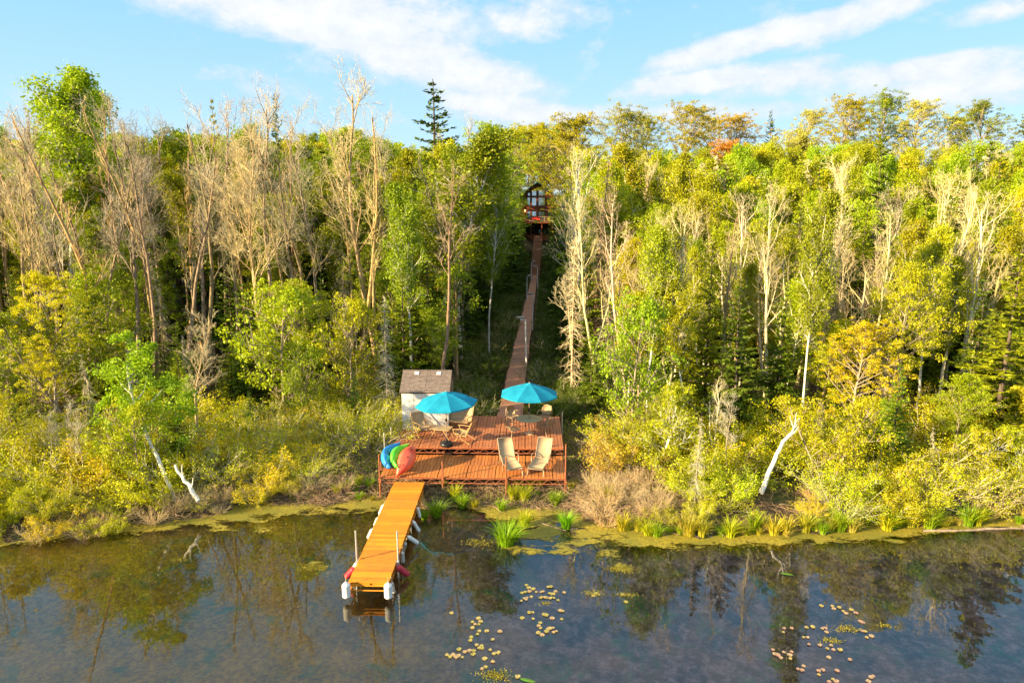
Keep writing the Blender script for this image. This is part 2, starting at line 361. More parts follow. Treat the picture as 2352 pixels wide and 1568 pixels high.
# numpy mesh from quads/tris
def np_mesh(name, V, Fq, mat, tint=None, smooth=False):
    me = bpy.data.meshes.new(name); nf, k = Fq.shape
    me.vertices.add(len(V)); me.vertices.foreach_set('co', V.astype(np.float32).ravel())
    me.loops.add(nf*k); me.loops.foreach_set('vertex_index', Fq.astype(np.int32).ravel())
    me.polygons.add(nf); me.polygons.foreach_set('loop_start', np.arange(0, nf*k, k, dtype=np.int32)); me.polygons.foreach_set('loop_total', np.full(nf, k, dtype=np.int32))
    if smooth: me.polygons.foreach_set('use_smooth', np.ones(nf, dtype=bool))
    me.update(calc_edges=True)
    if tint is not None:
        a = me.attributes.new('tint', 'FLOAT', 'POINT'); a.data.foreach_set('value', tint.astype(np.float32))
    me.materials.append(MATS[mat]); return me
def leaves_mesh(name, C, L, Wd, mat='leaf', up=.35, dirs=None):
    n = len(C); L = np.broadcast_to(L, (n,)); Wd = np.broadcast_to(Wd, (n,))
    a = rng.normal(size=(n, 3)) if dirs is None else dirs+rng.normal(size=(n, 3))*.35
    a /= np.linalg.norm(a, axis=1)[:, None]
    nn = rng.normal(size=(n, 3)); nn[:, 2] += up*2
    b = np.cross(nn, a); b /= np.linalg.norm(b, axis=1)[:, None]+1e-9
    a = a*L[:, None]; b = b*Wd[:, None]
    V = np.stack([C-a*.5, C+b*.5-a*.05, C+a*.5, C-b*.5-a*.05], 1).reshape(-1, 3)
    return np_mesh(name, V, np.arange(n*4).reshape(n, 4), mat, np.repeat(rng.random(n), 4))
class Tubes:
    def __init__(s): s.V = []; s.Fq = []; s.n = 0
    def add(s, pts, rad, k):
        pts = np.asarray(pts, float); rad = np.asarray(rad, float); n = len(pts)
        d = np.gradient(pts, axis=0); d /= np.linalg.norm(d, axis=1)[:, None]+1e-9
        ref = np.array([.31, .17, .05]) if abs(d[0, 2]) > .8 else np.array([0, 0, 1.0])
        u = np.cross(d, ref); u /= np.linalg.norm(u, axis=1)[:, None]+1e-9; v = np.cross(d, u)
        t = np.arange(k)*2*np.pi/k
        ring = pts[:, None]+(u[:, None]*np.cos(t)[None, :, None]+v[:, None]*np.sin(t)[None, :, None])*rad[:, None, None]
        s.V.append(ring.reshape(-1, 3))
        i = np.arange(n-1)[:, None]*k; j = np.arange(k)[None]; j2 = (j+1) % k
        s.Fq.append(np.stack([i+j, i+j2, i+k+j2, i+k+j], -1).reshape(-1, 4)+s.n); s.n += n*k
    def mesh(s, name, mat): return np_mesh(name, np.concatenate(s.V), np.concatenate(s.Fq), mat, smooth=True)
def unit(v): v = np.asarray(v, float); return v/(np.linalg.norm(v)+1e-9)
def limb(start, d, length, n, wob, trop):
    pts = [np.array(start, float)]; d = unit(d)
    for i in range(n):
        d = unit(d+rng.normal(size=3)*wob+np.array([0, 0, trop])); pts.append(pts[-1]+d*length/n)
    return np.array(pts), d
def side_dir(d, ang):
    r = rng.normal(size=3); s = unit(r-d*np.dot(r, d)); return unit(d*math.cos(ang)+s*math.sin(ang))

# ------------------------------------------------------------------ plants (unit builders; tree height about 10, scaled on placing)
def make_bare(seed_, height=18.0, crown0=.35, spread=.55, forks=0, fine=1.0, trunk_mat='bark_grey', twig_mat='bark_tan', leaves=False, lean=0):
    tb, tw = Tubes(), Tubes(); sc = height/18
    pts, d = limb((0, 0, -.4), (lean, 0, 1), height*.93, 12, .045, .05)
    rad = np.linspace(.17, .03, 13)*sc; rad[0] *= 1.5; tb.add(pts, rad, 8)
    tips = []
    def grow(s, d, L, r, lev):
        p, dd = limb(s, d, L, 6 if lev < 3 else 3, .10, (.12, .07, .05, .04)[lev-1])
        (tb if lev == 1 else tw).add(p, np.linspace(r, max(r*.35, .005), len(p)), 5 if lev == 1 else 3)
        if lev >= 4 or L < .3: tips.append(p[-1]); return
        nch = {1: int(7*fine), 2: int(5.3*fine), 3: 3}[lev]; m = len(p)-1
        for k in range(nch):
            t = .2+.78*(k+rng.random())/nch; i = min(int(t*m), m-1); f = t*m-i
            q = p[i]*(1-f)+p[i+1]*f; dl = unit(p[i+1]-p[i])
            grow(q, side_dir(dl, .42+.5*rng.random()), L*(.30+.34*rng.random())*(1.25-t*.5), max(r*.42, .0062), lev+1)
    nb = int(16*fine)
    for k in range(nb):
        t = crown0+(1-crown0)*(k+rng.random()*.8)/nb; i = min(int(t*12), 11); f = t*12-i; q = pts[i]*(1-f)+pts[i+1]*f
        a = rng.random()*6.283; el = .35+.75*t*rng.random()+.2
        dd = unit([math.cos(a), math.sin(a), math.tan(min(el+.25, 1.3))])
        grow(q, dd, height*spread*(.30+.32*rng.random())*(1.15-.6*t), .055*sc*(1.3-t*.8), 1)
    for k in range(forks):
        a = rng.random()*6.283; q = pts[3+k]
        grow(q, [math.cos(a)*.45, math.sin(a)*.45, 1], height*.5, .10*sc, 1)
    return tb.mesh('trunk', trunk_mat), tw.mesh('twigs', twig_mat), tips
def make_leafy(height=10.0, crown0=.28, spread=.33, nb=22, nleaf=7000, leaf=.15, trunk_mat='bark_grey', lumps=.42, flat=.8, stems=1, r0=.10, asc=0.0):
    tb = Tubes(); cl = []
    for s_ in range(stems):
        a0 = rng.random()*6.28; ln = 0 if stems == 1 else .28
        pts, d = limb((0, 0, -.3), (ln*math.cos(a0), ln*math.sin(a0), 1), height*.92, 9, .06, .04)
        tb.add(pts, np.linspace(r0, .02, 10), 6); nbs = nb//stems
        for k in range(nbs):
            t = crown0+(1-crown0)*(k+rng.random())/nbs; i = min(int(t*9), 8); f = t*9-i; q = pts[i]*(1-f)+pts[i+1]*f
            a = rng.random()*6.283; prof = math.sin(math.pi*min(1, (t-crown0)/(1-crown0)*.75+.22))**.7
            L = height*spread*prof*(.55+.6*rng.random()); p, dd = limb(q, [math.cos(a), math.sin(a), .35+asc+.8*t], L, 5, .14, .07)
            tb.add(p, np.linspace(r0*.35, .009, 6), 4); w_ = L
            for j in range(8):
                tt = .25+.65*rng.random(); ii = min(int(tt*5), 4); qq = p[ii]
                p2, _ = limb(qq, side_dir(unit(p[ii+1]-p[ii]), .7), L*.42, 3, .15, .05); tb.add(p2, np.linspace(.012, .006, 4), 3)
                cl.append((p2[-1], height*.030*lumps*2.2*(.5+1.0*rng.random())))
                if j % 2: cl.append((p2[1], height*.026*lumps*2.2))
            cl.append((p[-1], height*.036*lumps*2.2*(.6+.8*rng.random())))
        cl.append((pts[-1], height*.05*lumps*2))
    cs = np.array([c for c, r in cl]); rr = np.array([r for c, r in cl]); pr = rr**2/np.sum(rr**2)
    ix = rng.choice(len(cl), nleaf, p=pr); off = rng.normal(size=(nleaf, 3)); off /= np.linalg.norm(off, axis=1)[:, None]
    off *= (rng.random(nleaf)**.45)[:, None]*rr[ix][:, None]*1.25; off[:, 2] *= flat
    C = cs[ix]+off; sz = leaf*(.45+1.1*rng.random(nleaf)**1.5)
    return tb.mesh('trunk', trunk_mat), leaves_mesh('crown', C, sz, sz*.62)
def make_conifer(height=11.0, base_r=2.0, start=.12, dens=1.0, droop=.25, sparse=0.0, needle=.30):
    tb = Tubes(); pts, d = limb((0, 0, -.3), (0, 0, 1), height+.3, 10, .012, .05); tb.add(pts, np.linspace(.13, .012, 11), 6)
    C = []; D = []; S_ = []; nw = int(height*2.6*dens)
    for k in range(nw):
        t = start+(1-start)*(k+.3*rng.random())/nw; z = t*height; x0 = np.array([np.interp(z, pts[:, 2], pts[:, 0]), np.interp(z, pts[:, 2], pts[:, 1]), z])
        Lr = base_r*((1-t)/(1-start))**.85+.10; nb = max(4, int(7*(1-t)+4))
        for b in range(nb):
            if rng.random() < sparse: continue
            a = rng.random()*6.283; L = Lr*(.6+.55*rng.random()); dr = -droop*(1-t)*1.4+.35*t
            p, dd = limb(x0, [math.cos(a), math.sin(a), dr+.12], L, 4, .05, .03); tb.add(p, np.linspace(.022*(1.2-t), .005, 5), 3)
            m = max(3, int(L/.13*(.9 if dens >= 1 else .8)))
            for q in range(m):
                f = .12+.88*(q+rng.random())/m; i = min(int(f*4), 3); g = f*4-i; pt = p[i]*(1-g)+p[i+1]*g; ax = unit(p[i+1]-p[i])
                sd = unit(np.cross(ax, [0, 0, 1])); w_ = L*.30*(1.15-f)+.07
                for sg in (-1, 1):
                    dv = unit(ax*.75+sd*sg*(.8+.3*rng.random())+np.array([0, 0, -.12+.15*rng.random()])); C.append(pt+dv*w_*.5); D.append(dv); S_.append(w_)
            C.append(p[-1]); D.append(ax_ := unit(p[-1]-p[-2])); S_.append(.22)
    C = np.array(C); D = np.array(D); S_ = np.array(S_)
    C2 = C+rng.normal(size=C.shape)*.05; C = np.concatenate([C, C2]); D = np.concatenate([D, D]); S_ = np.concatenate([S_, S_*.7])
    return tb.mesh('trunk', 'bark_dark'), leaves_mesh('crown', C, S_*1.15+.05, .075+S_*.16, 'needle', up=1.2, dirs=D)
def make_deadspruce(height=12.0):
    tb, tw = Tubes(), Tubes(); pts, d = limb((0, 0, -.3), (0, 0, 1), height, 10, .015, .05); tb.add(pts, np.linspace(.13, .02, 11), 6)
    for k in range(190):
        t = .12+.86*rng.random(); z = t*height; a = rng.random()*6.283; L = 1.5*(1.1-t)*(.4+.8*rng.random())+.15
        x0 = [np.interp(z, pts[:, 2], pts[:, 0]), np.interp(z, pts[:, 2], pts[:, 1]), z]
        p, dd = limb(x0, [math.cos(a), math.sin(a), -.15], L, 4, .10, -.09); tw.add(p, np.linspace(.02, .006, 5), 3)
        for j in range(4):
            p2, _ = limb(p[1+rng.integers(3)], side_dir(dd, .8), L*.4, 2, .2, -.1); tw.add(p2, [.009, .007, .005], 3)
    return tb.mesh('trunk', 'bark_grey'), tw.mesh('dead_twigs', 'bark_tan')
def make_shrub(size=2.2, nleaf=5000, leaf=.085, stems=16, lumps=.55, spread=.9):
    tb = Tubes(); cl = []
    for k in range(stems):
        a = rng.random()*6.283; o = rng.random()*.35*size; el = .25+rng.random()*1.1
        p, dd = limb([o*math.cos(a)*.6, o*math.sin(a)*.6, -.15], [math.cos(a)*spread, math.sin(a)*spread, el+.25], size*(.65+.5*rng.random()), 6, .13, .03)
        tb.add(p, np.linspace(.020, .007, 7), 4)
        for j in range(7):
            i = 1+rng.integers(5); p2, _ = limb(p[i], side_dir(unit(p[i+1]-p[i]), .6), size*.34*(.5+rng.random()), 3, .2, .08); tb.add(p2, np.linspace(.010, .005, 4), 3)
            cl.append((p2[-1], .20*size*lumps)); cl.append((p2[2], .15*size*lumps))
        cl.append((p[-1], .2*size*lumps))
    cs = np.array([c for c, r in cl]); rr = np.array([r for c, r in cl])*(.6+.8*rng.random(len(cl))); ix = rng.integers(len(cl), size=nleaf)
    off = rng.normal(size=(nleaf, 3)); off /= np.linalg.norm(off, axis=1)[:, None]; off *= (rng.random(nleaf)**.4)[:, None]*rr[ix][:, None]
    C = cs[ix]+off; C = C[C[:, 2] > .02]; sz = leaf*(.6+.8*rng.random(len(C)))
    return tb.mesh('stems', 'bark_tan'), leaves_mesh('foliage', C, sz, sz*.6)
def make_tussock(n=150, h=.75, spread=.30, w=.014):
    V = []; seg = 4
    for i in range(n):
        a = rng.random()*6.283; r = spread*.45*rng.random()**.6; hh = h*(.55+.6*rng.random()); ln = (.15+.75*rng.random())*spread*1.6
        b0 = np.array([r*math.cos(a), r*math.sin(a), 0]); o = np.array([math.cos(a), math.sin(a), 0]); a2 = a+1.57+rng.normal()*.6; sd = np.array([math.cos(a2), math.sin(a2), 0])
        rows = []
        for k in range(seg+1):
            t = k/seg; c = b0+o*ln*t*t+np.array([0, 0, hh*(t-.28*t*t*t)]); ww = w*(1-t*.85); rows += [c-sd*ww, c+sd*ww]
        V.append(rows)
    V = np.array(V); nv = (seg+1)*2; base = np.arange(n)[:, None, None]*nv; q = np.array([[2*k, 2*k+1, 2*k+3, 2*k+2] for k in range(seg)])[None]
    return np_mesh('grass_blades', V.reshape(-1, 3), (base+q).reshape(-1, 4), 'blade', np.repeat(rng.random(n), nv))

# ------------------------------------------------------------------ terrain
shore_px = [(-900, 1262), (-400, 1258), (0, 1238), (200, 1218), (450, 1190), (640, 1160), (760, 1150), (900, 1150), (1000, 1162), (1090, 1160), (1150, 1178), (1250, 1160), (1330, 1172), (1400, 1212), (1470, 1226), (1700, 1226), (1900, 1218), (2100, 1204), (2352, 1192), (2800, 1170), (3300, 1130)]
sh = sorted((P(a, b, 0).x, P(a, b, 0).y) for a, b in shore_px); SX = [a for a, b in sh]; SY = [b for a, b in sh]
def sm(t): t = np.clip(t, 0, 1); return t*t*(3-2*t)
def terr(x, y):
    x = np.asarray(x, float); y = np.asarray(y, float)
    s = y-np.interp(x, SX, SY)+.35*np.sin(x*1.3)+.2*np.sin(x*3.1+1)
    low = np.where(s < 0, np.maximum(-1.0, s*.22)-.12*sm(-s*2), .30*sm(s/1.2)+.15*sm(s/5))
    bump = .10*np.sin(x*.9+y*.5)*np.cos(y*.8-x*.3)+.05*np.sin(x*2.3)*np.sin(y*2.1)
    low = low+bump*sm(s/2)
    cor = np.exp(-((x-2.0)/7.0)**2)
    y0 = 52+cor*52-np.clip(x, 0, 40)*.2*(1-cor)
    hill = sm((y-y0)/(95-cor*48))*(13.5-2.5*sm(-x/30)-cor*5.2)
    return low+hill
def gz(x, y): return float(terr(x, y))
def build_terrain():
    xs = np.concatenate([np.arange(-150, -34, 4.0), np.arange(-34, 40, .45), np.arange(40, 172, 4.0)]); ys = np.concatenate([np.arange(-60, 14, 6.0), np.arange(14, 48, .4), np.arange(48, 150, 2.5), np.arange(150, 420, 15)])
    X, Y = np.meshgrid(xs, ys); Z = terr(X, Y); Z = np.where(Y < 12, -1.1, Z)
    V = np.stack([X, Y, Z], -1).reshape(-1, 3); a, b = X.shape; i = np.arange(a-1)[:, None]*b; j = np.arange(b-1)[None]
    Fq = np.stack([i+j, i+j+1, i+b+j+1, i+b+j], -1).reshape(-1, 4); cen = V[Fq].mean(1)
    wet = cen[:, 2] < -.03
    me = np_mesh('ground', V, Fq, 'forest_floor', smooth=True); me.materials.append(MATS['pond_mud']); me.polygons.foreach_set('material_index', wet.astype(np.int32))
    link_mesh('ground', me, kind='structure')
    # the far plain the woods stand on, one sheet to the horizon
    MB().add([(-2500, 419, 10.5), (2500, 419, 10.5), (2500, 2600, 10.5), (-2500, 2600, 10.5)], [(0, 1, 2, 3)]).build('far_ground', 'forest_floor', kind='structure')
    MB().add([(-2500, -2500, -1.4), (2500, -2500, -1.4), (2500, 60, -1.4), (-2500, 60, -1.4)], [(0, 1, 2, 3)]).build('lake_bed', 'pond_mud', kind='structure')
    MB().add([(-2500, -2500, 0), (2500, -2500, 0), (2500, 48, 0), (-2500, 48, 0)], [(0, 1, 2, 3)]).build('water', 'pond_water', kind='structure')
build_terrain()
def algae():
    xs = np.arange(-32, 34, .35); ys = np.arange(15, 27, .3); X, Y = np.meshgrid(xs, ys)
    s = Y-np.interp(X, SX, SY)
    pts = np.array([proj((x, y, 0)) for x, y in zip(X.ravel(), Y.ravel())]); px = pts[:, 0].reshape(X.shape); py = pts[:, 1].reshape(X.shape)
    wdt = np.interp(px, [-200, 100, 400, 700, 860, 1000, 1060, 1130, 1300, 1420, 1600, 1900, 2200, 2600], [1.3, 1.2, 1.6, 2.2, 2.1, .35, .6, 1.7, 2.5, 2.0, 1.9, 2.1, 1.3, .9])
    d = np.clip(1.25+s/wdt, 0, 1)*.75+.05
    d = np.where(s > .5, .35, d)
    for (a, b, ra, rb, am) in [(1260, 1215, 150, 40, .4), (1350, 1235, 90, 35, .4), (1120, 1230, 60, 30, .15), (1600, 1245, 230, 26, .35), (2000, 1235, 260, 22, .3), (730, 1300, 60, 20, .28), (1425, 1305, 35, 14, .5), (1240, 1262, 170, 22, .35), (1100, 1245, 60, 30, .2), (1400, 1275, 60, 18, .35), (560, 1205, 190, 28, .3), (300, 1240, 300, 26, .2)]:
        q = 1-((px-a)/ra)**2-((py-b)/rb)**2; d = np.maximum(d, np.clip(q*1.3, 0, 1)*am+.32*(q > 0))
    V = np.stack([X, Y, np.full(X.shape, .012)], -1).reshape(-1, 3); a, b = X.shape; i = np.arange(a-1)[:, None]*b; j = np.arange(b-1)[None]
    Fq = np.stack([i+j, i+j+1, i+b+j+1, i+b+j], -1).reshape(-1, 4); dv = d.reshape(-1); keep = dv[Fq].max(1) > .30
    link_mesh('algae', np_mesh('algae', V, Fq[keep], 'algae', dv), label='yellow olive algae scum floating along the pond shore', cat='algae', kind='stuff')
algae()

# ------------------------------------------------------------------ decks, dock, boardwalk
LZ, UZ = .95, 1.30
LY0, LY1 = 25.8, 28.25
UY0, UY1 = 28.3, 32.85
LX0, LX1 = P(869, 1100, LZ).x, P(1299, 1100, LZ).x
UX0, UX1 = LX0+.02, P(1290, 1000, UZ).x
def boards_x(mb, x0, x1, y0, y1, z, pitch=.145, gap=.016, th=.035, panel=1.22, seed=1):
    r = random.Random(seed); x = x0; k = 0
    while x < x1-.03:
        w_ = min(pitch-gap, x1-x); pg = .02 if (k % 8) == 7 else 0
        dz = r.uniform(-.004, .004); mb.box((x+(w_-pg)/2, (y0+y1)/2+r.uniform(-.012, .012), z-th/2+dz), (w_-pg, y1-y0, th), (0, 0, r.uniform(-.002, .002))); x += pitch; k += 1
def truss(mb, x0, x1, y, zt, zb, n):
    mb.box(((x0+x1)/2, y, zt), (x1-x0, .05, .05)); mb.tube([(x0, y, zb), (x1, y, zb)], .022, 6)
    for i in range(n):
        a = x0+(x1-x0)*i/n; b = x0+(x1-x0)*(i+1)/n; c = (a+b)/2
        mb.tube([(a, y, zb), (c, y, zt-.03)], .011, 5); mb.tube([(c, y, zt-.03), (b, y, zb)], .011, 5)
def low_deck():
    e = empty('lower_deck', ((LX0+LX1)/2, LY0, 0), 0, 'lower orange-brown plank deck along the shore, with a rusty truss edge and four poles', 'deck')
    ox = (LX0+LX1)/2
    mb = MB(); mid = (LY0+LY1)/2+.05; boards_x(mb, LX0-ox, LX1-ox, 0, mid-LY0-.01, LZ, seed=3); boards_x(mb, LX0-ox+.05, LX1-ox, mid-LY0+.01, LY1-LY0, LZ-.002, seed=4); mb.build('decking', 'deck_wood_orange', e)
    f = MB(); truss(f, LX0-ox, LX1-ox, -.03, LZ-.065, LZ-.27, 16)
    for x in (LX0-ox, LX1-ox): f.box((x, (LY1-LY0)/2, LZ-.065), (.05, LY1-LY0-.1, .05))
    for k in range(7): f.box((LX0-ox+.3+k*1.13, (LY1-LY0)/2, LZ-.08), (.05, LY1-LY0-.12, .07))
    f.box((0, (LY1-LY0)/2+.05, LZ-.145), (LX1-LX0-.2, .06, .05)); f.build('frame', 'rust_steel', e)
    for (px, pt) in ((869, 1041), (1015.5, 1057), (1162.5, 1048), (1299, 1018)):
        x = P(px, 1100, LZ).x; top = PY(px, pt, LY0).z; m = MB(); m.tube([(x-ox, -.08, -.1), (x-ox, -.08, top)], .032, 10); m.box((x-ox, -.08, LZ-.15), (.10, .09, .20)); m.build('post', 'rust_steel', e)
    for x in (-3.4, -1.1, 1.2, 3.4):
        MB().tube([(x, LY1-LY0-.3, -.2), (x, LY1-LY0-.3, LZ-.19)], .03, 8).build('post', 'rust_steel', e)
low_deck()
def up_deck():
    ox = (UX0+UX1)/2; e = empty('upper_deck', (ox, UY0, 0), 0, 'upper red-brown plank deck, one step above, carrying the shed and patio furniture', 'deck')
    mb = MB(); boards_x(mb, UX0-ox, UX1-ox, 0, UY1-UY0, UZ, seed=9); mb.build('decking', 'deck_wood', e)
    f = MB(); truss(f, UX0-ox, UX1-ox, -.005, UZ-.065, UZ-.27, 14)
    for x in (UX0-ox, UX1-ox): f.box((x, (UY1-UY0)/2, UZ-.068), (.05, UY1-UY0-.1, .06))
    for k in range(7): f.box((UX0-ox+.3+k*1.13, (UY1-UY0)/2, UZ-.08), (.05, UY1-UY0-.12, .08))
    f.build('frame', 'rust_steel', e)
    for x in (-3.6, -1.8, 0, 1.8, 3.6):
        for y in (.2, 4.3): MB().tube([(x, y, -.2), (x, y, UZ-.12)], .03, 8).build('post', 'rust_steel', e)
up_deck()
for (px, pt, pb, lab, Y) in ((882, 993, 1040, 'grey galvanised pipe standing left of the blue kayak', 28.0), (898, 981, 1030, 'grey galvanised pipe standing behind the blue and green kayaks', 29.0), (1291, 946, 990, 'thin pale pipe standing at the right edge of the upper deck', 31.0), (1286.5, 957, 985, 'short rusty stake at the back right corner of the upper deck', 32.9)):
    a = PY(px, pt, Y); x = a.x if px < 1200 else max(a.x, UX1+.07)
    o = MB().tube([(0, 0, 0), (0, 0, a.z-.15)], .027, 10).build('pipe_post', 'rust_steel' if 'rusty' in lab else 'galvanised'); o.location = (min(x, LX0-.08) if px < 1000 else x, Y, .15); tagd(o, lab, 'post')
# -- floating dock
DA = (P(801, 1336, .55), P(891, 1336, .55)); DB = (P(905, 1105, .76), P(977, 1105, .76))
DX0, DX1 = (DA[0].x+DB[0].x)/2, (DA[1].x+DB[1].x)/2; DY0, DY1 = DA[0].y, LY0-.12
def dock():
    ox = (DX0+DX1)/2; W = DX1-DX0; L = DY1-DY0; cut = P(850, 1286, .57).y-DY0; sl = .20/L
    e = empty('dock', (ox, DY0, 0), 0, 'long narrow dock of bright orange-yellow cross planks reaching into the pond', 'dock')
    r = random.Random(5); mb = MB(); y = .0
    while y < L-.05:
        w_ = .135
        if abs(y+.07-cut) < .07: y += .05; cut2 = 1
        mb.box((r.uniform(-.006, .006), y+w_/2, .55+sl*y-.018+r.uniform(-.003, .003)), (W, w_, .036)); y += .145
    mb.build('decking', 'dock_wood', e)
    f = MB()
    for x in (-W/2+.04, W/2-.04):
        f.bar((x, .02, .47), (x, L, .47+.2), .05, .11); f.bar((x, .02, .24), (x, L, .42), .04, .04)
        for k in range(12):
            y0 = L*k/12; f.bar((x, y0, .25+.18*y0/L), (x, y0+L/24, .45+.2*y0/L), .02, .02); f.bar((x, y0+L/24, .45+.2*y0/L), (x, y0+L/12, .25+.18*y0/L), .02, .02)
    for k in range(8): f.bar((-W/2, L*k/7*.98+.03, .45+.2*k/7), (W/2, L*k/7*.98+.03, .45+.2*k/7), .05, .08)
    f.build('frame', 'dock_wood', e)
    b = MB(); b.tube([(-W/2-.02, -.03, .30), (W/2+.02, -.03, .30)], .022, 8); b.box((0, -.015, .50), (.10, .03, .06)); b.build('front_bar', 'dock_wood', e)
    for sx in (-1, 1): b = MB(); b.tube([(sx*(W/2+.05), cut, -.7), (sx*(W/2+.05), cut, .55+1.02)], .028, 10); b.box((sx*(W/2+.03), cut, .5), (.10, .12, .14)); b.build('pipe', 'galvanised', e)
    for k, (yy) in enumerate((.5, 2.6, 4.6)):
        for sx in (-1, 1): MB().tube([(sx*(W/2-.12), yy, -.9), (sx*(W/2-.12), yy, .4)], .025, 8).build('leg', 'galvanised', e)
    return ox, W, L, cut
dox, dW, dL, dcut = dock()
def fender(name, loc, ln, r, mat, rot, label, ribs=True):
    prof = [(0.001, 0), (r*.35, .0), (r*.6, ln*.03), (r*.95, ln*.12), (r, ln*.2)]+[(r*(1 if i % 2 else .95), ln*(.22+.56*i/14)) for i in range(15)]+[(r, ln*.8), (r*.95, ln*.88), (r*.6, ln*.97), (r*.25, ln), (r*.25, ln*1.06), (.001, ln*1.06)]
    k = 18; mb = MB(); mb.lathe([(a, b-ln) for a, b in prof], k); me_e = empty(name, loc, 0, label, 'dock fender', 'fenders hanging round the dock', rx=rot[0], ry=rot[1])
    mb.build('bumper', mat, me_e); q = MB(); q.tube([(0, 0, ln*.02), (0, 0, ln*.02+.10), (0, .04, .16)], .010, 6); q.build('rope_tie', 'rope', me_e)
fender('dock_fender', (DX0-.02, DY0-.16, .62), .50, .125, 'float_white', (0, 0), 'big clean white fender standing at the left front corner of the dock')
fender('dock_fender', (DX1+.02, DY0-.16, .62), .50, .125, 'float_white', (0, 0), 'big clean white fender standing at the right front corner of the dock')
Rf = [(.25, .42, .05, 'float_grey', (.1, -.15), 'slim dirty white fender just behind the right front corner of the dock'), (dcut-.15, .52, .105, 'float_red', (.25, -.75), 'red fender leaning out from the right side of the dock'),
      (dcut+.75, .38, .07, 'float_grey', (-.1, -.05), 'short pale fender hanging straight on the right side of the dock, above the red one'), (dcut+1.35, .48, .07, 'float_grey', (.2, .3), 'grey fender tucked under the right edge of the dock'),
      (dcut+1.75, .52, .075, 'float_white', (.35, -.75), 'white fender splayed outward over the dark water right of the dock'), (dcut+2.85, .50, .065, 'float_white', (.1, -.45), 'white fender on the right of the dock where the reeds begin'),
      (dcut+3.9, .42, .06, 'float_white', (0, -.2), 'small white fender nearest the deck on the right of the dock')]
for (y, ln, r, mt, rot, lab) in Rf: fender('dock_fender', (DX1+.04, DY0+y, .42+.03*y), ln, r, mt, rot, lab)
for (y, ln, r, mt, rot, lab) in [(dcut-.35, .5, .10, 'float_red', (.2, .7), 'red fender poking out under the left side of the dock near its end'), (dcut-.05, .3, .07, 'float_white', (0, .5), 'pale fender end showing at the left of the dock by the pipe'),
                                 (dcut+2.15, .4, .07, 'float_white', (0, .45), 'pale fender tip halfway along the left side of the dock'), (dcut+3.0, .35, .06, 'float_grey', (0, .4), 'small fender on the left of the dock above the algae'), (dcut+4.0, .45, .07, 'float_white', (0, .4), 'cream fender on the left of the dock close to the bank')]:
    fender('dock_fender', (DX0-.04, DY0+y, .46+.03*y), ln, r, mt, rot, lab)
# -- boardwalk
WZ = 1.0
walk = [(1170, 957, 60), (1178, 920, 57), (1190, 840, 42), (1205, 760, 32), (1216, 700, 23), (1225, 650, 15.5), (1228, 632, 12.5)]
wp = []
for (px, py, wd) in walk:
    zz = UZ-.06 if py > 940 else (1.12 if py > 900 else WZ); p = P(px, py, zz); wp.append((p.x, p.y, zz))
wp[0] = (wp[0][0], UY1+.02, wp[0][2])
WX = [p[0] for p in wp]; WYs = [p[1] for p in wp]; WZs = [p[2] for p in wp]
def boardwalk():
    e = empty('boardwalk', (0, UY1, 0), 0, 'long raised boardwalk of weathered brown planks running from the deck up to the cabin stairs', 'boardwalk')
    mb = MB(); r = random.Random(2); y = wp[0][1]; yend = wp[-1][1]; f = MB(); pk = 0
    while y < yend:
        x = np.interp(y, WYs, WX); z = np.interp(y, WYs, WZs); wd = np.interp(y, [33, 45, 66, 100], [1.28, 1.22, 1.15, .88])
        if int((y-wp[0][1])/3.66) != pk: pk = int((y-wp[0][1])/3.66); y += .03
        sx = .03*math.sin(pk*2.1)
        mb.box((x+sx, y-UY1+.068, z-.018+.01*math.sin(pk*1.7)), (wd, .133, .036)); y += .146
    mb.build('decking', 'walk_wood', e)
    for a, b in zip(wp[:-1], wp[1:]):
        for s_ in (-1, 1):
            f.bar((a[0]+s_*.48, a[1]-UY1, a[2]-.09), (b[0]+s_*.44, b[1]-UY1, b[2]-.09), .04, .10)
    yy = wp[0][1]+1
    while yy < yend:
        x = np.interp(yy, WYs, WX); z = np.interp(yy, WYs, WZs)
        for s_ in (-1, 1): f.tube([(x+s_*.58, yy-UY1, gz(x, yy)-.2), (x+s_*.58, yy-UY1, z+.14)], .022, 6)
        yy += 3.66
    f.build('frame', 'dark_metal', e)
boardwalk()
def lamp(px_t, py_t, px_b, py_b, pan, label):
    b = P(px_b, py_b, WZ); t = PY(px_t, py_t, b.y); e = empty('solar_lamp', (b.x, b.y, WZ-.1), 0, label, 'lamp post', 'solar lamp posts along the boardwalk')
    h = t.z-WZ+.1; MB().tube([(0, 0, 0), (t.x-b.x, 0, h)], .05, 10).build('pole', 'white_paint', e)
    pl = PY(pan, py_t-4, b.y).x-b.x; MB().bar((0, 0, h-.05), (pl, 0, h+.08), .04, .04).build('arm', 'white_paint', e)
    q = MB().box((pl, 0, h+.14), (.52, .36, .03), (-.5, 0, 0)).build('panel', 'white_paint', e); MB().box((pl, -.012, h+.165), (.46, .31, .012), (-.5, 0, 0)).build('solar_cells', 'solar_panel', q)
    MB().box((pl*.75, 0, h+.0), (.24, .14, .06)).build('lamp_head', 'galvanised', e)
lamp(1207, 734, 1209, 837, 1195, 'nearest and tallest white lamp post with solar panel, right edge of the boardwalk')
lamp(1225, 678, 1223, 756, 1218, 'second white solar lamp post on the right edge of the boardwalk')
lamp(1211, 635, 1210, 691, 1217, 'nearer of the two white solar lamp posts left of the boardwalk')
lamp(1234.5, 613.5, 1235, 662, 1228, 'farthest white solar lamp post on the right of the boardwalk')
lamp(1221, 602, 1220, 645, 1226, 'farthest white solar lamp post on the left, near the foot of the stairs')
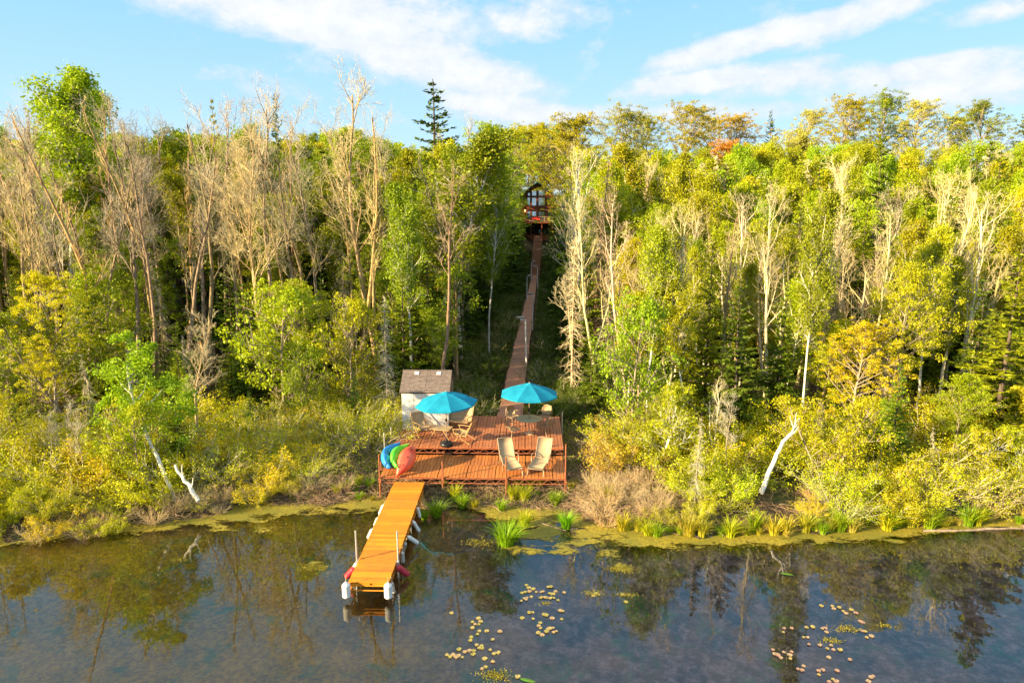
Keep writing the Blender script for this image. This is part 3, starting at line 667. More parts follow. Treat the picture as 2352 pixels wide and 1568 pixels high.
# -- stairs up to the cabin
def stairs():
    a = wp[-1]; y0, z0 = a[1]+.1, WZ; y1, z1 = 124.0, PY(1238, 541, 124).z; e = empty('hill_stairs', (a[0], y0, z0), 0, 'dark brown stairs climbing the shaded slope below the cabin', 'stairs'); m = MB(); n = 44
    x1 = PY(1236, 541, 124).x
    for i in range(n):
        t = i/n; m.box(((x1-a[0])*t, (y1-y0)*t, (z1-z0)*(t**1.15)), (1.5, (y1-y0)/n*.92, .09))
    m.build('treads', 'walk_wood', e)
    for s_ in (-1, 1):
        r_ = MB()
        for i in range(0, n, 2):
            t, t2 = i/n, (i+2)/n; r_.bar((s_*.68+(x1-a[0])*t, (y1-y0)*t, (z1-z0)*t**1.15-.15), (s_*.68+(x1-a[0])*t2, (y1-y0)*t2, (z1-z0)*t2**1.15-.15), .06, .3)
        r_.build('stringer', 'cabin_dark', e)
    return x1, y1, z1
sx1, sy1, sz1 = stairs()
# -- cabin
def cabin():
    Y = 130.0; ox = PY(1234, 480, Y).x
    def X(px): return PY(px, 480, Y).x-ox
    def Z(py): return PY(1234, py, Y).z
    zb, zd, zf, apex = Z(540), Z(509), Z(479), Z(419); hw = X(1274)+.3; ze = Z(455)
    e = empty('log_cabin', (ox, Y, 0), 0, 'reddish log cabin with tall glass gable front and balcony at the top of the path', 'cabin')
    w_ = MB(); D_ = 9
    out = [(-hw, zb-1), (hw, zb-1), (hw, ze), (0, apex-.25), (-hw, ze)]
    vs = [(x, 0, z) for x, z in out]+[(x, D_, z) for x, z in out]; n = 5
    w_.add(vs, [tuple(range(n))[::-1], tuple(range(n, 2*n))]+[(i, (i+1) % n, (i+1) % n+n, i+n) for i in range(n)]); w_.build('wall', 'cabin_logs', e)
    rf = MB()
    for s_ in (-1, 1): rf.bar((0, D_/2-.7, apex), (s_*(hw+.8), D_/2-.7, ze-.42), D_+1.6, .18, up=(0, 0, 1))
    rf.build('roof', 'roof_metal', e)
    t = MB()
    for px in (1209, 1219.5, 1234, 1254, 1268): x = X(px); t.box((x, -.09, (Z(509)+min(Z(430), apex-.5-abs(x)*.62))/2), (.34, .16, min(Z(430), apex-.5-abs(x)*.62)-Z(509)))
    for py in (451.5,): t.box((0, -.12, Z(py)), (hw*1.75, .2, .28))
    t.box((0, -.13, (Z(473)+Z(483))/2), (hw*2+.1, .22, Z(473)-Z(483)))
    t.build('timber_frame', 'cabin_timber', e)
    def win(x0, x1, y0, y1, sill=True):
        a, b, c, d = X(x0), X(x1), Z(y1), Z(y0); f = MB(); k = .10
        for q in (((a+b)/2, c, b-a, k), ((a+b)/2, d, b-a, k)): f.box((q[0], -.05, q[1]), (q[2]+k, .12, q[3]))
        for q in (a, b): f.box((q, -.052, (c+d)/2), (k, .12, d-c-.01))
        fo = f.build('window', 'cabin_dark', e); MB().box(((a+b)/2, -.02, (c+d)/2), (b-a-.08, .06, d-c-.08)).build('pane', 'window_glass', fo)
    for a in ((1211, 1217.5, 453.5, 472.5), (1221.5, 1232, 453.5, 472.5), (1236.5, 1252, 453.5, 472.5), (1256, 1266, 453.5, 472.5), (1212, 1217.5, 443, 450), (1221.5, 1232, 437, 450), (1236.5, 1252, 435, 450), (1211, 1217.5, 485, 500), (1221.5, 1232, 485, 500), (1257, 1266, 485, 500)): win(*a)
    g = MB(); g.box(((X(1237)+X(1252))/2, -.05, (Z(485)+Z(507))/2), (X(1252)-X(1237), .1, Z(485)-Z(507))); g = g.build('patio_door', 'cabin_dark', e)
    for a, b in ((1237.6, 1244.0), (1245.0, 1251.4)): MB().box(((X(a)+X(b))/2, -.11, (Z(486)+Z(506))/2), (X(b)-X(a), .03, Z(486.5)-Z(506))).build('pane', 'window_glass', g)
    dk = MB(); dk.box((0, -1.5, zd-.12), (hw*2+.8, 3.0, .24)); dk.build('balcony_floor', 'cabin_timber', e)
    rl = MB(); rz = zd+.95; rl.box((0, -2.95, rz), (hw*2+.8, .09, .07)); rl.box((0, -2.95, zd+.15), (hw*2+.8, .05, .05))
    for k in range(46): x = -hw-.35+(2*hw+.7)*k/45; rl.box((x, -2.95, (zd+rz)/2), (.035, .035, rz-zd))
    for k in range(4): x = -hw-.35+(2*hw+.7)*k/3; rl.box((x, -2.95, (zd+rz)/2+.02), (.12, .12, rz-zd+.1))
    rl.build('railing', 'bronze_metal', e)
    for px in (1220, 1244, 1268, 1205): MB().box((X(px), -2.8, (zb+zd)/2-.4), (.17, .17, zd-zb+.4)).build('balcony_post', 'cabin_timber', e)
    MB().box((X(1236), -.03, (zb+zd)/2), (X(1266)-X(1212), .1, zd-zb-.3)).build('lower_wall', 'cabin_dark', e)
    for a, b in ((1238, 1243), (1248, 1254)): win_ = MB().box(((X(a)+X(b))/2, -.12, Z(532)), (X(b)-X(a), .05, .75)).build('window', 'window_glass', e)
    l = empty('wall_lantern', (ox+X(1203)+.25, Y-.2, Z(484)), 0, 'small glowing amber lantern on the left corner of the cabin', 'lantern'); MB().box((0, 0, 0), (.16, .16, .3)).build('glass', 'lamp_glow', l); MB().lathe([(.001, .28), (.16, .16), (.14, .15)], 8).build('cap', 'cabin_dark', l)
    c = MB()
    for k in range(5): x = X(1220)+.12+k*.30; c.sheet([[(x, -3.02, rz), (x+.27, -3.04, rz-.02)], [(x+.01, -3.05, rz-.6), (x+.26, -3.03, rz-.62)]], .02)
    c = c.build('red_towel', 'red_cloth'); c.location = (ox, Y, 0); tagd(c, 'red striped cloth hanging over the cabin balcony railing', 'towel')
cabin()

# ------------------------------------------------------------------ shed
def shed():
    yf = P(926, 986, UZ).y; x0 = P(925, 985.5, UZ).x; x1 = P(1031, 985.5, UZ).x; W = x1-x0; D = 2.05; hz = 1.84; rz = 2.58
    e = empty('storage_shed', ((x0+x1)/2, yf, UZ), 0, 'white resin storage shed with brown shingle roof on the back left of the upper deck', 'shed')
    w_ = MB(); out = [(0, 0), (D, 0), (D, hz), (D/2, rz-.05), (0, hz)]; n = 5
    vs = [(-W/2, y, z) for y, z in out]+[(W/2, y, z) for y, z in out]; w_.add(vs, [tuple(range(n)), tuple(range(n, 2*n))[::-1]]+[(i, i+n, (i+1) % n+n, (i+1) % n) for i in range(n)])
    for k in range(1, 4): w_.box((-W/2+W*k/4-.0, -.004, hz/2), (.012, .012, hz-.08))
    w_.box((0, -.012, .05), (W+.03, .03, .1)); w_.box((0, -.012, hz-.06), (W+.02, .03, .09)); w_.build('wall', 'shed_resin', e)
    for s_, nm in ((-1, 'front'), (1, 'back')):
        a = math.atan2(rz-hz, D/2); L = math.hypot(rz-hz, D/2)+.12; pl = MB(); pl.box((0, 0, 0), (W+.16, L, .05)); pl.box((0, -L/2+.02, -.02), (W+.17, .04, .08)); pl.box((0, 0, .028), (.012, L, .012))
        for k in range(1, 9): pl.box((0, -L/2+L*k/9, .027), (W+.155, .012, .008))
        o = pl.build('roof', 'shed_shingles', e); o.location = (0, D/2+s_*(D/4+.02), (rz+hz)/2+.0); o.rotation_euler = (-s_*a if s_ < 0 else a*-1, 0, 0)
        if s_ < 0:
            o.rotation_euler = (a, 0, 0)
            for x in (-W*.22, W*.26): MB().box((x, L/2-.22, .045), (.20, .17, .03)).build('skylight', 'white_paint', o)
        else: o.rotation_euler = (-a, 0, 0)
    MB().box((0, D/2, rz+.03), (W+.17, .14, .05)).build('ridge_cap', 'shed_shingles', e)
    d = MB(); d.box((W/2+.015, D/2, .88), (.03, 1.3, 1.66)); d.lathe([(.001, 0), (.645, 0), (.645, .03), (.001, .03)], 24, Matrix.Translation((W/2+.002, D/2, 1.66)) @ Matrix.Rotation(math.pi/2, 4, 'Y')); d = d.build('door', 'shed_door', e)
    MB().box((W/2+.045, D/2-.06, 1.0), (.03, .03, .22)).build('handle', 'dark_metal', d)
shed()

# ------------------------------------------------------------------ kayaks
def kayak(name, mat, tipN, tipF, roll, label, wid=.74, cock=True, hgt=.34, bow=0.0):
    a = Vector(tipN); b = Vector(tipF); L = (b-a).length; n = 25; k = 20; vs = []; fs = []
    for i in range(n):
        t = i/(n-1); y = (t-.5)*L; s_ = math.sin(math.pi*min(max(t, .012), .988))**.98; hw_ = wid/2*s_; rk = .30*abs(2*t-1)**2.6
        for j in range(k):
            th = 2*math.pi*j/k; cx, cz = math.cos(th), math.sin(th); x = hw_*abs(cx)**.8*(1 if cx > 0 else -1)
            z = (cz*.34*hgt*2 if cz < 0 else cz*.20*hgt*2)*(.35+.65*s_)+rk*.8
            if cz < 0: z += .035*math.sin(th*4)*s_*.6
            if cock and cz > .3 and .38 < t < .66: z -= .14*math.sin(math.pi*(t-.38)/.28)*(cz-.3)
            if cz > .2 and (.16 < t < .30 or .74 < t < .86): z -= .05*(cz-.2)
            vs.append((x, y+(-.0), z))
    for i in range(n-1):
        for j in range(k): fs.append((i*k+j, i*k+(j+1) % k, (i+1)*k+(j+1) % k, (i+1)*k+j))
    fs += [tuple(range(k)), tuple(range((n-1)*k, n*k))[::-1]]
    d = (b-a).normalized(); c = (a+b)/2
    e = empty(name, c, 0, label, 'kayak', 'kayaks propped on the left end of the lower deck'); q = d.to_track_quat('Y', 'Z') @ Matrix.Rotation(roll, 4, 'Y').to_quaternion(); e.rotation_mode = 'QUATERNION'; e.rotation_quaternion = q
    MB().add(vs, fs, True).build('hull', mat, e)
    if cock:
        rim = [(wid*.30*math.cos(2*math.pi*j/24), L*.15*math.sin(2*math.pi*j/24)+.05, hgt*.40-.10*abs(math.cos(2*math.pi*j/24))) for j in range(25)]
        MB().tube(rim, .014, 6, False).build('cockpit_rim', 'black_plastic', e); MB().box((0, -.10, hgt*.17), (.34, .34, .04)).build('seat', 'black_plastic', e)
    for s_ in (-1, 1): MB().tube([(-.05, s_*L*.42, .28), (0, s_*L*.42, .33), (.05, s_*L*.42, .28)], .012, 6).build('handle', 'black_plastic', e)
    for yy in (-.55, -.1, .35):
        for xx in (.05,): MB().lathe([(.001, .0), (.026, 0), (.026, .02), (.001, .02)], 8, Matrix.Translation((xx, yy, -.335*hgt*2+.004)) @ Matrix.Rotation(math.pi, 4, 'X')).build('scupper', 'black_plastic', e)
def kp(zx, zy, z): return P((1380+zx/2.8)/1.6327, (1340+zy/2.8)/1.6327, z)
kayak('kayak', 'kayak_blue', kp(175, 1180, 1.22), kp(285, 915, 1.72), R(58), 'blue kayak, leftmost of three, tipped on its side on the lower deck', .86, True, .40)
kayak('kayak', 'kayak_green', kp(258, 1170, 1.25), kp(375, 925, 1.78), R(62), 'bright green kayak, middle of three, tipped on its side on the lower deck', .80, False)
kayak('kayak', 'kayak_red', kp(318, 1228, 1.12), kp(497, 905, 1.86), R(222), 'red-orange kayak, rightmost of three, hull turned to the pond', .72, False, .36)
def rack():
    a = kp(300, 1170, .95); e = empty('kayak_rack', (a.x-.35, 27.0, LZ), 0, 'low wooden rack hidden under the three tipped kayaks', 'rack')
    for y in (-.55, .6):
        MB().bar((-.30, y, .035), (.75, y, .035), .08, .07).build('rail', 'rust_steel', e); 
        for x in (-.28, .0): MB().bar((x, y, 0), (x, y, .35), .05, .05).build('upright', 'rust_steel', e)
rack()

# ------------------------------------------------------------------ umbrellas
def umbrella(zx, zy_base, zy_top, label, tilt, rot, base):
    b = kp(zx, zy_base, UZ); top = PY((1380+zx/2.8)/1.6327, (1340+zy_top/2.8)/1.6327, b.y).z; h = top-UZ; r = 1.36
    e = empty('patio_umbrella', (b.x, b.y, UZ), 0, label, 'umbrella', 'turquoise patio umbrellas on the upper deck')
    MB().tube([(0, 0, .05), (0, 0, h-.10)], .021, 10).build('pole', 'bronze_metal', e)
    c = MB(); rings = [(0.10, 0.0), (.45, -.085), (.9, -.24), (r, -.46)]; n = 8; sub = 6; vs = []
    for (rr, zz) in rings:
        for i in range(n*sub):
            a = 2*math.pi*i/(n*sub)+rot; f = (i % sub)/sub; ch = math.cos(math.pi/n)/math.cos((f-.5)*2*math.pi/n); sag = .05*math.sin(math.pi*f)*(rr/r)
            vs.append((rr*ch*math.cos(a), rr*ch*math.sin(a), zz-sag*.6))
    k = n*sub; fs = [(i*k+j, i*k+(j+1) % k, (i+1)*k+(j+1) % k, (i+1)*k+j) for i in range(3) for j in range(k)]; top_ = [v for v in vs]; bot = [(x*.995, y*.995, z-.006) for x, y, z in vs]
    c.add(top_, fs, False); c.add(bot, [f[::-1] for f in fs]); c.add(vs[-k:]+[(x, y, z-.06) for x, y, z in vs[-k:]], [(j, j+k, (j+1) % k+k, (j+1) % k) for j in range(k)])
    co = c.build('canopy', 'blue_canvas', e); co.location = (0, 0, h-.04); co.rotation_euler = tilt
    v = MB(); v.lathe([(.001, .045), (.04, .05), (.17, .0), (.20, -.04), (.19, -.045)], 16); v.build('vent', 'blue_canvas', co); MB().lathe([(.001, .10), (.02, .09), (.025, .06), (.03, .045)], 8).build('finial', 'bronze_metal', co)
    for i in range(n):
        a = 2*math.pi*i/n+rot; m = MB(); m.tube([(.05*math.cos(a), .05*math.sin(a), -.05), (.33*r*math.cos(a), .33*r*math.sin(a), -.125), (r*.66*math.cos(a), r*.66*math.sin(a), -.28), (r*.97*math.cos(a), r*.97*math.sin(a), -.475)], .008, 5); m.tube([(.03*math.cos(a), .03*math.sin(a), -.55), (r*.55*math.cos(a), r*.55*math.sin(a), -.24)], .007, 5); m.build('rib', 'bronze_metal', co)
    MB().lathe([(.03, h-1.35), (.045, h-1.34), (.045, h-1.22), (.03, h-1.2)], 10).build('crank', 'dark_metal', e)
    if base: MB().lathe([(.001, 0), (.27, 0), (.285, .03), (.285, .12), (.25, .15), (.10, .17), (.05, .19), (.04, .34), (.024, .35)], 28).build('base', 'black_plastic', e)
    else: MB().lathe([(.001, 0), (.21, 0), (.24, .025), (.18, .05), (.06, .08), (.045, .26), (.022, .27)], 20).build('base', 'table_mosaic', e)
    return b
bl = umbrella(826, 922, 358, 'turquoise patio umbrella with black tank base, in front of the white shed', (R(1), R(-3), 0), .25, True)
br = umbrella(1692, 800, 268, 'turquoise patio umbrella rising through the round table near the boardwalk', (0, R(1), 0), .39, False)

# ------------------------------------------------------------------ furniture
def round_table(c):
    e = empty('patio_table', (c.x, c.y, UZ), 0, 'round mosaic-top patio table under the right umbrella', 'table'); h = .74
    MB().lathe([(.03, h-.03), (.60, h-.03), (.615, h-.015), (.60, h), (.03, h)], 36).build('tabletop', 'table_mosaic', e)
    MB().tube([(.605*math.cos(i*math.pi/18), .605*math.sin(i*math.pi/18), h-.014) for i in range(37)], .014, 6, False).build('rim', 'bronze_metal', e)
    for i in range(4):
        a = i*math.pi/2+.5; ca, sa = math.cos(a), math.sin(a); pts = [(r_*ca, r_*sa, z) for r_, z in ((.07, h-.04), (.12, .55), (.30, .42), (.33, .28), (.22, .14), (.28, .04), (.40, .012))]; MB().tube(pts, .013, 6).build('leg', 'bronze_metal', e)
round_table(br)
def iron_chair(loc, rz, label, sling_back=False):
    e = empty('patio_chair', loc, rz, label, 'patio chair', 'wrought iron chairs round the table'); w_ = .26
    s_ = MB(); n = 9
    for i in range(n): t = -w_+2*w_*i/(n-1); s_.tube([(t, -.24, .43), (t, 0, .415), (t, .22, .43)], .012, 4)
    for i in range(7): t = -.24+.46*i/6; s_.tube([(-w_, t, .42), (w_, t, .42)], .012, 4)
    ring = [(w_*math.copysign(abs(math.cos(a))**.6, math.cos(a)), -.01+.24*math.copysign(abs(math.sin(a))**.6, math.sin(a)), .43) for a in [2*math.pi*i/20 for i in range(21)]]; s_.tube(ring, .019, 6, False); s_.build('seat', 'bronze_metal', e)
    b = MB(); ar = [(w_*math.cos(a), .24+.14*(.5+.5*math.sin(a)), .46+.44*max(0, math.sin(a))**.55) for a in [math.pi*i/14 for i in range(15)]]; b.tube(ar, .019, 6, False)
    if sling_back: b.build('backrest', 'bronze_metal', e); MB().sheet([[(x, .25+.12*t, .48+.40*t) for x in (-.22, 0, .22)] for t in (0, .5, 1)], .012).build('back_sling', 'sling_tan', e)
    else:
        for i in range(1, 9): t = -w_+2*w_*i/9; zt = .46+.44*math.sqrt(max(0, 1-(t/w_)**2))**.55; b.tube([(t, .24, .44), (t, .30, (zt+.44)/2), (t, .36, zt-.01)], .012, 4)
        for i in range(1, 5): z = .46+.09*i; b.tube([(-w_*.93, .25+.12*i/5, z), (w_*.93, .25+.12*i/5, z)], .012, 4)
        b.build('backrest', 'bronze_metal', e)
    for s2 in (-1, 1):
        x = s2*w_; MB().tube([(x, .25, .66), (x*1.08, .05, .68), (x*1.1, -.16, .66), (x*1.1, -.22, .60), (x*1.1, -.16, .55), (x*1.08, -.12, .60)], .018, 6, False).build('armrest', 'bronze_metal', e)
        MB().tube([(x, -.22, .43), (x*1.05, -.27, .2), (x*1.1, -.25, 0)], .018, 6).build('leg', 'bronze_metal', e); MB().tube([(x, .22, .43), (x*1.02, .25, .2), (x*1.05, .33, 0)], .018, 6).build('leg', 'bronze_metal', e)
def kq(zx, zy): v = kp(zx, zy, UZ); return v
v = kq(1530, 850); iron_chair((v.x, v.y+.05, UZ), R(160)-R(40), 'wrought iron chair at the front left of the round table')
v = kq(1868, 815); iron_chair((v.x, v.y+.1, UZ), R(-135), 'wrought iron chair with scrolled arms at the front right of the round table')
v = kq(1535, 705); iron_chair((v.x, v.y-.1, UZ), R(35), 'iron chair with tan back at the back left of the round table', True)
v = kq(1850, 700); iron_chair((v.x, v.y-.1, UZ), R(-25), 'iron chair with sunlit tan back at the back right of the round table', True)
def sling_seat(loc, rz, w_, label, cat, grp=None, name='lounge_chair'):
    e = empty(name, loc, rz, label, cat, grp); h = w_/2
    MB().sheet([[(x, y, z) for x in (-h+.03, 0, h-.03)] for y, z in ((-.30, .42), (-.1, .37), (.12, .335), (.24, .36))], .014).build('seat', 'sling_tan', e)
    MB().sheet([[(x, y, z) for x in (-h+.03, 0, h-.03)] for y, z in ((.24, .38), (.34, .60), (.47, .86), (.52, .96))], .014).build('backrest', 'sling_tan', e)
    for s_ in (-1, 1):
        x = s_*h
        MB().bar((x, -.34, .44), (x, .26, .34), .035, .05).build('seat_rail', 'chair_wood', e); MB().bar((x, .24, .34), (x, .55, 1.0), .035, .045).build('back_rail', 'chair_wood', e)
        MB().tube([(x, -.38, .60), (x, -.1, .625), (x, .18, .61), (x, .36, .60)], .020, 6).build('armrest', 'chair_wood', e)
        MB().tube([(x+s_*.03, -.34, .60), (x+s_*.03, -.30, .42), (x+s_*.03, .02, .22), (x+s_*.03, .45, .0)], .020, 6).build('leg', 'chair_wood', e)
        MB().tube([(x+s_*.055, .22, .60), (x+s_*.055, -.06, .30), (x+s_*.055, -.32, .0)], .020, 6).build('leg', 'chair_wood', e)
    m = MB(); m.tube([(-h, -.34, .43), (h, -.34, .43)], .014, 6); m.tube([(-h, .46, .02), (h, .46, .02)], .014, 6); m.tube([(-h, .55, .99), (h, .55, .99)], .014, 6); m.build('crossbar', 'chair_wood', e)
v = kp(570, 820, UZ); sling_seat((v.x, v.y+.1, UZ), R(38), .62, 'tan sling armchair at the left, against the shed', 'armchair')
v = kp(925, 745, UZ); sling_seat((v.x+.05, v.y+.0, UZ), R(-17), 1.28, 'tan sling loveseat for two beside the shed corner', 'loveseat', name='loveseat')
v = kp(1000, 880, UZ); sling_seat((v.x, v.y+.05, UZ), R(-108), .62, 'tan sling armchair facing left, nearest the deck edge', 'armchair')
def coffee():
    v = kp(785, 850, UZ); e = empty('coffee_table', (v.x-.08, v.y+.15, UZ), R(-14), 'low glass-topped wooden coffee table between the sling chairs', 'table')
    MB().box((0, 0, .45), (.86, .50, .018)).build('tabletop', 'sling_pale', e); f = MB()
    for s_ in (-1, 1): f.bar((-.45, s_*.27, .445), (.45, s_*.27, .445), .04, .04); f.bar((s_*.45, -.25, .445), (s_*.45, .25, .445), .04, .04)
    f.build('frame', 'chair_wood', e)
    for sx in (-1, 1):
        for sy in (-1, 1): MB().bar((sx*.18, sy*.26, .44), (sx*.46, sy*.26, 0), .03, .03).build('leg', 'chair_wood', e)
coffee()
def chaise(foot, head, label):
    f = Vector((foot.x, foot.y, 0)); h = Vector((head.x, head.y, 0)); d = (h-f); rz = math.atan2(-d.x, d.y); e = empty('chaise_longue', (foot.x, foot.y, LZ), rz, label, 'chaise longue', 'pale sling chaises at the back of the lower deck'); w_ = .30
    prof = [(0.0, .30), (.10, .345), (.35, .335), (.7, .33), (1.0, .34), (1.12, .36)]; MB().sheet([[(x, y, z) for x in (-w_, 0, w_)] for y, z in prof], .014).build('seat', 'sling_pale', e)
    bk = [(1.13, .38), (1.32, .62), (1.50, .86), (1.62, 1.06)]; MB().sheet([[(x, y, z) for x in (-w_, 0, w_)] for y, z in bk], .014).build('backrest', 'sling_pale', e)
    for s_ in (-1, 1):
        x = s_*(w_+.015); m = MB(); m.tube([(x, 0, .24), (x, .06, .33), (x, .35, .335), (x, .7, .33), (x, 1.12, .355)], .017, 8); m.tube([(x, 1.12, .355), (x, 1.5, .86), (x, 1.64, 1.08)], .016, 8); m.build('side_rail', 'bronze_metal', e)
        MB().tube([(x*1.06, .62, .0), (x*1.1, .66, .40), (x*1.16, .74, .56), (x*1.18, .95, .60), (x*1.14, 1.22, .55), (x*1.02, 1.30, .48)], .017, 8).build('armrest', 'bronze_metal', e)
        MB().tube([(x, .12, .32), (x*1.04, .04, .15), (x*1.06, -.04, 0)], .016, 8).build('leg', 'bronze_metal', e); MB().tube([(x, 1.12, .35), (x*1.06, 1.36, .15), (x*1.08, 1.50, 0)], .016, 8).build('leg', 'bronze_metal', e)
    m = MB(); m.tube([(-w_, 1.64, 1.08), (w_, 1.64, 1.08)], .016, 8); m.tube([(-w_, -.0, .27), (w_, -.0, .27)], .015, 8); m.build('crossbar', 'bronze_metal', e)
fa = kp(1542, 1165, 1.28); ha = kp(1425, 1010, 1.3); ha.y = fa.y+1.5; ha.x = fa.x-.44; chaise(fa, ha, 'pale sling chaise longue, left of the pair, turned slightly right')
fb = kp(1758, 1160, 1.28); hb = Vector((fb.x+.42, fb.y+1.5, 0)); chaise(fb, hb, 'pale sling chaise longue, right of the pair, by the deck corner post')
# a cup-like post stub on the lower deck
v = kp(1218, 1140, LZ); o = MB().tube([(0, 0, 0), (0, 0, .16)], .03, 10).build('post_stub', 'rust_steel'); o.location = v; tagd(o, 'short brown pipe stub standing on the lower deck', 'pipe stub')
v = kp(867, 1130, LZ); o = MB().lathe([(.001, 0), (.035, 0), (.045, .08), (.04, .08), (.03, .01), (.001, .01)], 12).build('cup', 'sling_tan'); o.location = v; tagd(o, 'small tan cup standing on the shaded part of the lower deck', 'cup')

#VEGETATION
exec_veg = True
# ------------------------------------------------------------------ plant library
LIB = {}
for i in range(4):
    tr, tw, _ = make_bare(i, 18, (.42, .48, .38, .44)[i], (.42, .36, .46, .50)[i], (0, 0, 1, 0)[i], (1.0, .95, 1.0, 1.15)[i]); LIB['bare%d' % i] = ([('trunk', tr, 'b'), ('twigs', tw, 'b')], 18)
for i in range(3):
    tr, tw, _ = make_bare(i, 18, (.50, .42, .58)[i], (.30, .26, .34)[i], 0, (.72, .62, .8)[i], lean=(.05, -.04, .02)[i]); LIB['bare%d' % (i+4)] = ([('trunk', tr, 'b'), ('twigs', tw, 'b')], 18)
for i in range(2):
    tr, tw, _ = make_bare(i, 14, .45, .42, 1, .78, 'bark_birch', 'bark_tan'); LIB['white%d' % i] = ([('trunk', tr, 'b'), ('twigs', tw, 'b')], 14)
for i in range(5):
    tr, lf = make_leafy(12, (.30, .38, .22, .45, .34)[i], (.25, .20, .30, .18, .34)[i], (34, 40, 34, 44, 30)[i], 26000, .10, ('bark_grey', 'bark_birch', 'bark_grey', 'bark_birch', 'bark_grey')[i], (.34, .26, .30, .24, .34)[i], (.8, 1.3, .8, 1.5, .7)[i], asc=(.2, .9, .1, 1.1, 0)[i]); LIB['leafy%d' % i] = ([('trunk', tr, 'b'), ('crown', lf, 'l')], 12)
for i in range(2):
    tr, lf = make_leafy(14, .30, .36, 36, 22000, .12, 'bark_grey', .27, .6, 1, .16); LIB['oak%d' % i] = ([('trunk', tr, 'b'), ('crown', lf, 'l')], 14)
for i in range(2):
    tr, lf = make_leafy(5, .15, .38, 30, 10000, .09, ('bark_birch', 'bark_grey')[i], .5, .8, 2, .05); LIB['small%d' % i] = ([('trunk', tr, 'b'), ('crown', lf, 'l')], 5)
for i in range(3):
    tr, lf = make_conifer(11, (2.1, 1.6, 2.5)[i], (.10, .2, .06)[i], 1.0, (.28, .35, .2)[i], (.12, .25, .1)[i]); LIB['fir%d' % i] = ([('trunk', tr, 'b'), ('crown', lf, 'l')], 11)
tr, lf = make_conifer(16, 2.4, .45, .75, .1, .35); LIB['pine0'] = ([('trunk', tr, 'b'), ('crown', lf, 'l')], 16)
for i in range(2):
    tr, tw = make_deadspruce(12); LIB['dead%d' % i] = ([('trunk', tr, 'b'), ('dead_twigs', tw, 'b')], 12)
for i in range(4):
    st, lf = make_shrub(2.2, (8500, 8000, 6000, 3400)[i], (.075, .07, .085, .07)[i], (16, 20, 14, 22)[i], (.62, .55, .7, .5)[i]); LIB['shrub%d' % i] = ([('stems', st, 'b'), ('foliage', lf, 'l')], 2.2)
st, lf = make_shrub(2.2, 260, .08, 40, .5, .8); LIB['brush0'] = ([('stems', st, 'b'), ('foliage', lf, 'l')], 2.2)
for k_ in list(LIB):
    parts, b_ = LIB[k_]; mz = 0
    for nm, me, _ in parts:
        co = np.empty(len(me.vertices)*3, np.float32); me.vertices.foreach_get('co', co); mz = max(mz, float(np.percentile(co[2::3], 99.8)))
    LIB[k_] = (parts, mz)
NAMES = {'bare': 'bare_tree', 'white': 'birch_bark_tree', 'leafy': 'broadleaf_tree', 'oak': 'oak_tree', 'small': 'young_tree', 'fir': 'fir_tree', 'pine': 'pine_tree', 'dead': 'dead_spruce', 'shrub': 'shrub', 'brush': 'twig_bush'}
YG = (.42, .42, .008); MG = (.23, .31, .008); DG = (.075, .135, .014); GO = (.56, .46, .008); OL = (.37, .33, .010); OR = (.55, .22, .02); PALE = (.46, .44, .08); BR = (.32, .43, .010); FG = (.12, .18, .012); FY = (.25, .28, .010)
W1 = (1, 1, 1); WG = (.62, .6, .6)
def place(key, x, y, hgt, color, label, cat, group=None, wide=1.0, rz=None, lean=(0, 0), bcol=W1, z=None):
    parts, base = LIB[key]; s_ = hgt/base
    e = empty('birch_bark_tree' if key in ('leafy1', 'leafy3') else NAMES[key.rstrip('0123456789')], (x, y, gz(x, y) if z is None else z), random.random()*6.28 if rz is None else rz, label, cat, group, rx=lean[1], ry=lean[0]); e.scale = (s_*wide, s_*wide, s_)  # slim broadleaf trees modelled with birch bark share this name with the birches
    for nm, me, k in parts: link_mesh(nm, me, e, color=(bcol if k == 'b' else color))
    return e
def hue_name(c):
    q = c[0]/c[1]; v = c[0]+c[1]
    return ('dark green' if v < .36 else 'fresh green') if q < .85 else ('yellow-green' if q < 1.03 else ('golden-green' if q < 1.25 else 'golden-brown'))
def vary(c, a=.15): f = 1+random.uniform(-a, a); return (c[0]*f*(1+random.uniform(-a, a)*.6), c[1]*f, c[2])
PLACED = []
def hero(key, px, Y, top, color, label, cat, wide=1.0, lean=(0, 0), bcol=W1, rz=None, group=None, pxy=None):
    # px: picture column of the trunk about half way up
    if Y < 62 and not (630 < px < 1250 and Y < 42): Y = max(27.5, Y*(.88 if px < 1250 else .86)) if not (1250 < px < 1420) else Y
    x = PY(px, (top+700)/2 if pxy is None else pxy, Y).x; g = gz(x, Y); zt = PY(px, top, Y).z; PLACED.append((x, Y, 1.3)); return place(key, x, Y, zt-g, color, label, cat, group, wide, rz, lean, bcol)
T, SH = 'tree', 'shrub'
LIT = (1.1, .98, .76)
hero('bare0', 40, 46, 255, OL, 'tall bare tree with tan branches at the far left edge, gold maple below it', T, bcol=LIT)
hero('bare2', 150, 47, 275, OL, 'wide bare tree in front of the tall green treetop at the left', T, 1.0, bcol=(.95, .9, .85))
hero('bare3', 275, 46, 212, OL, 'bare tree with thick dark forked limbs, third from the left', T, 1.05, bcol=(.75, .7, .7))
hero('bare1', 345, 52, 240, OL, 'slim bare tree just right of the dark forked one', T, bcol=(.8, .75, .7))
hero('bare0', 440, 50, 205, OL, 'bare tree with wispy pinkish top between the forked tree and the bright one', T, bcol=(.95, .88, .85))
hero('bare2', 500, 56, 222, OL, 'hazy bare treetop behind the big bright bare tree, on its left', T, bcol=(.9, .8, .8))
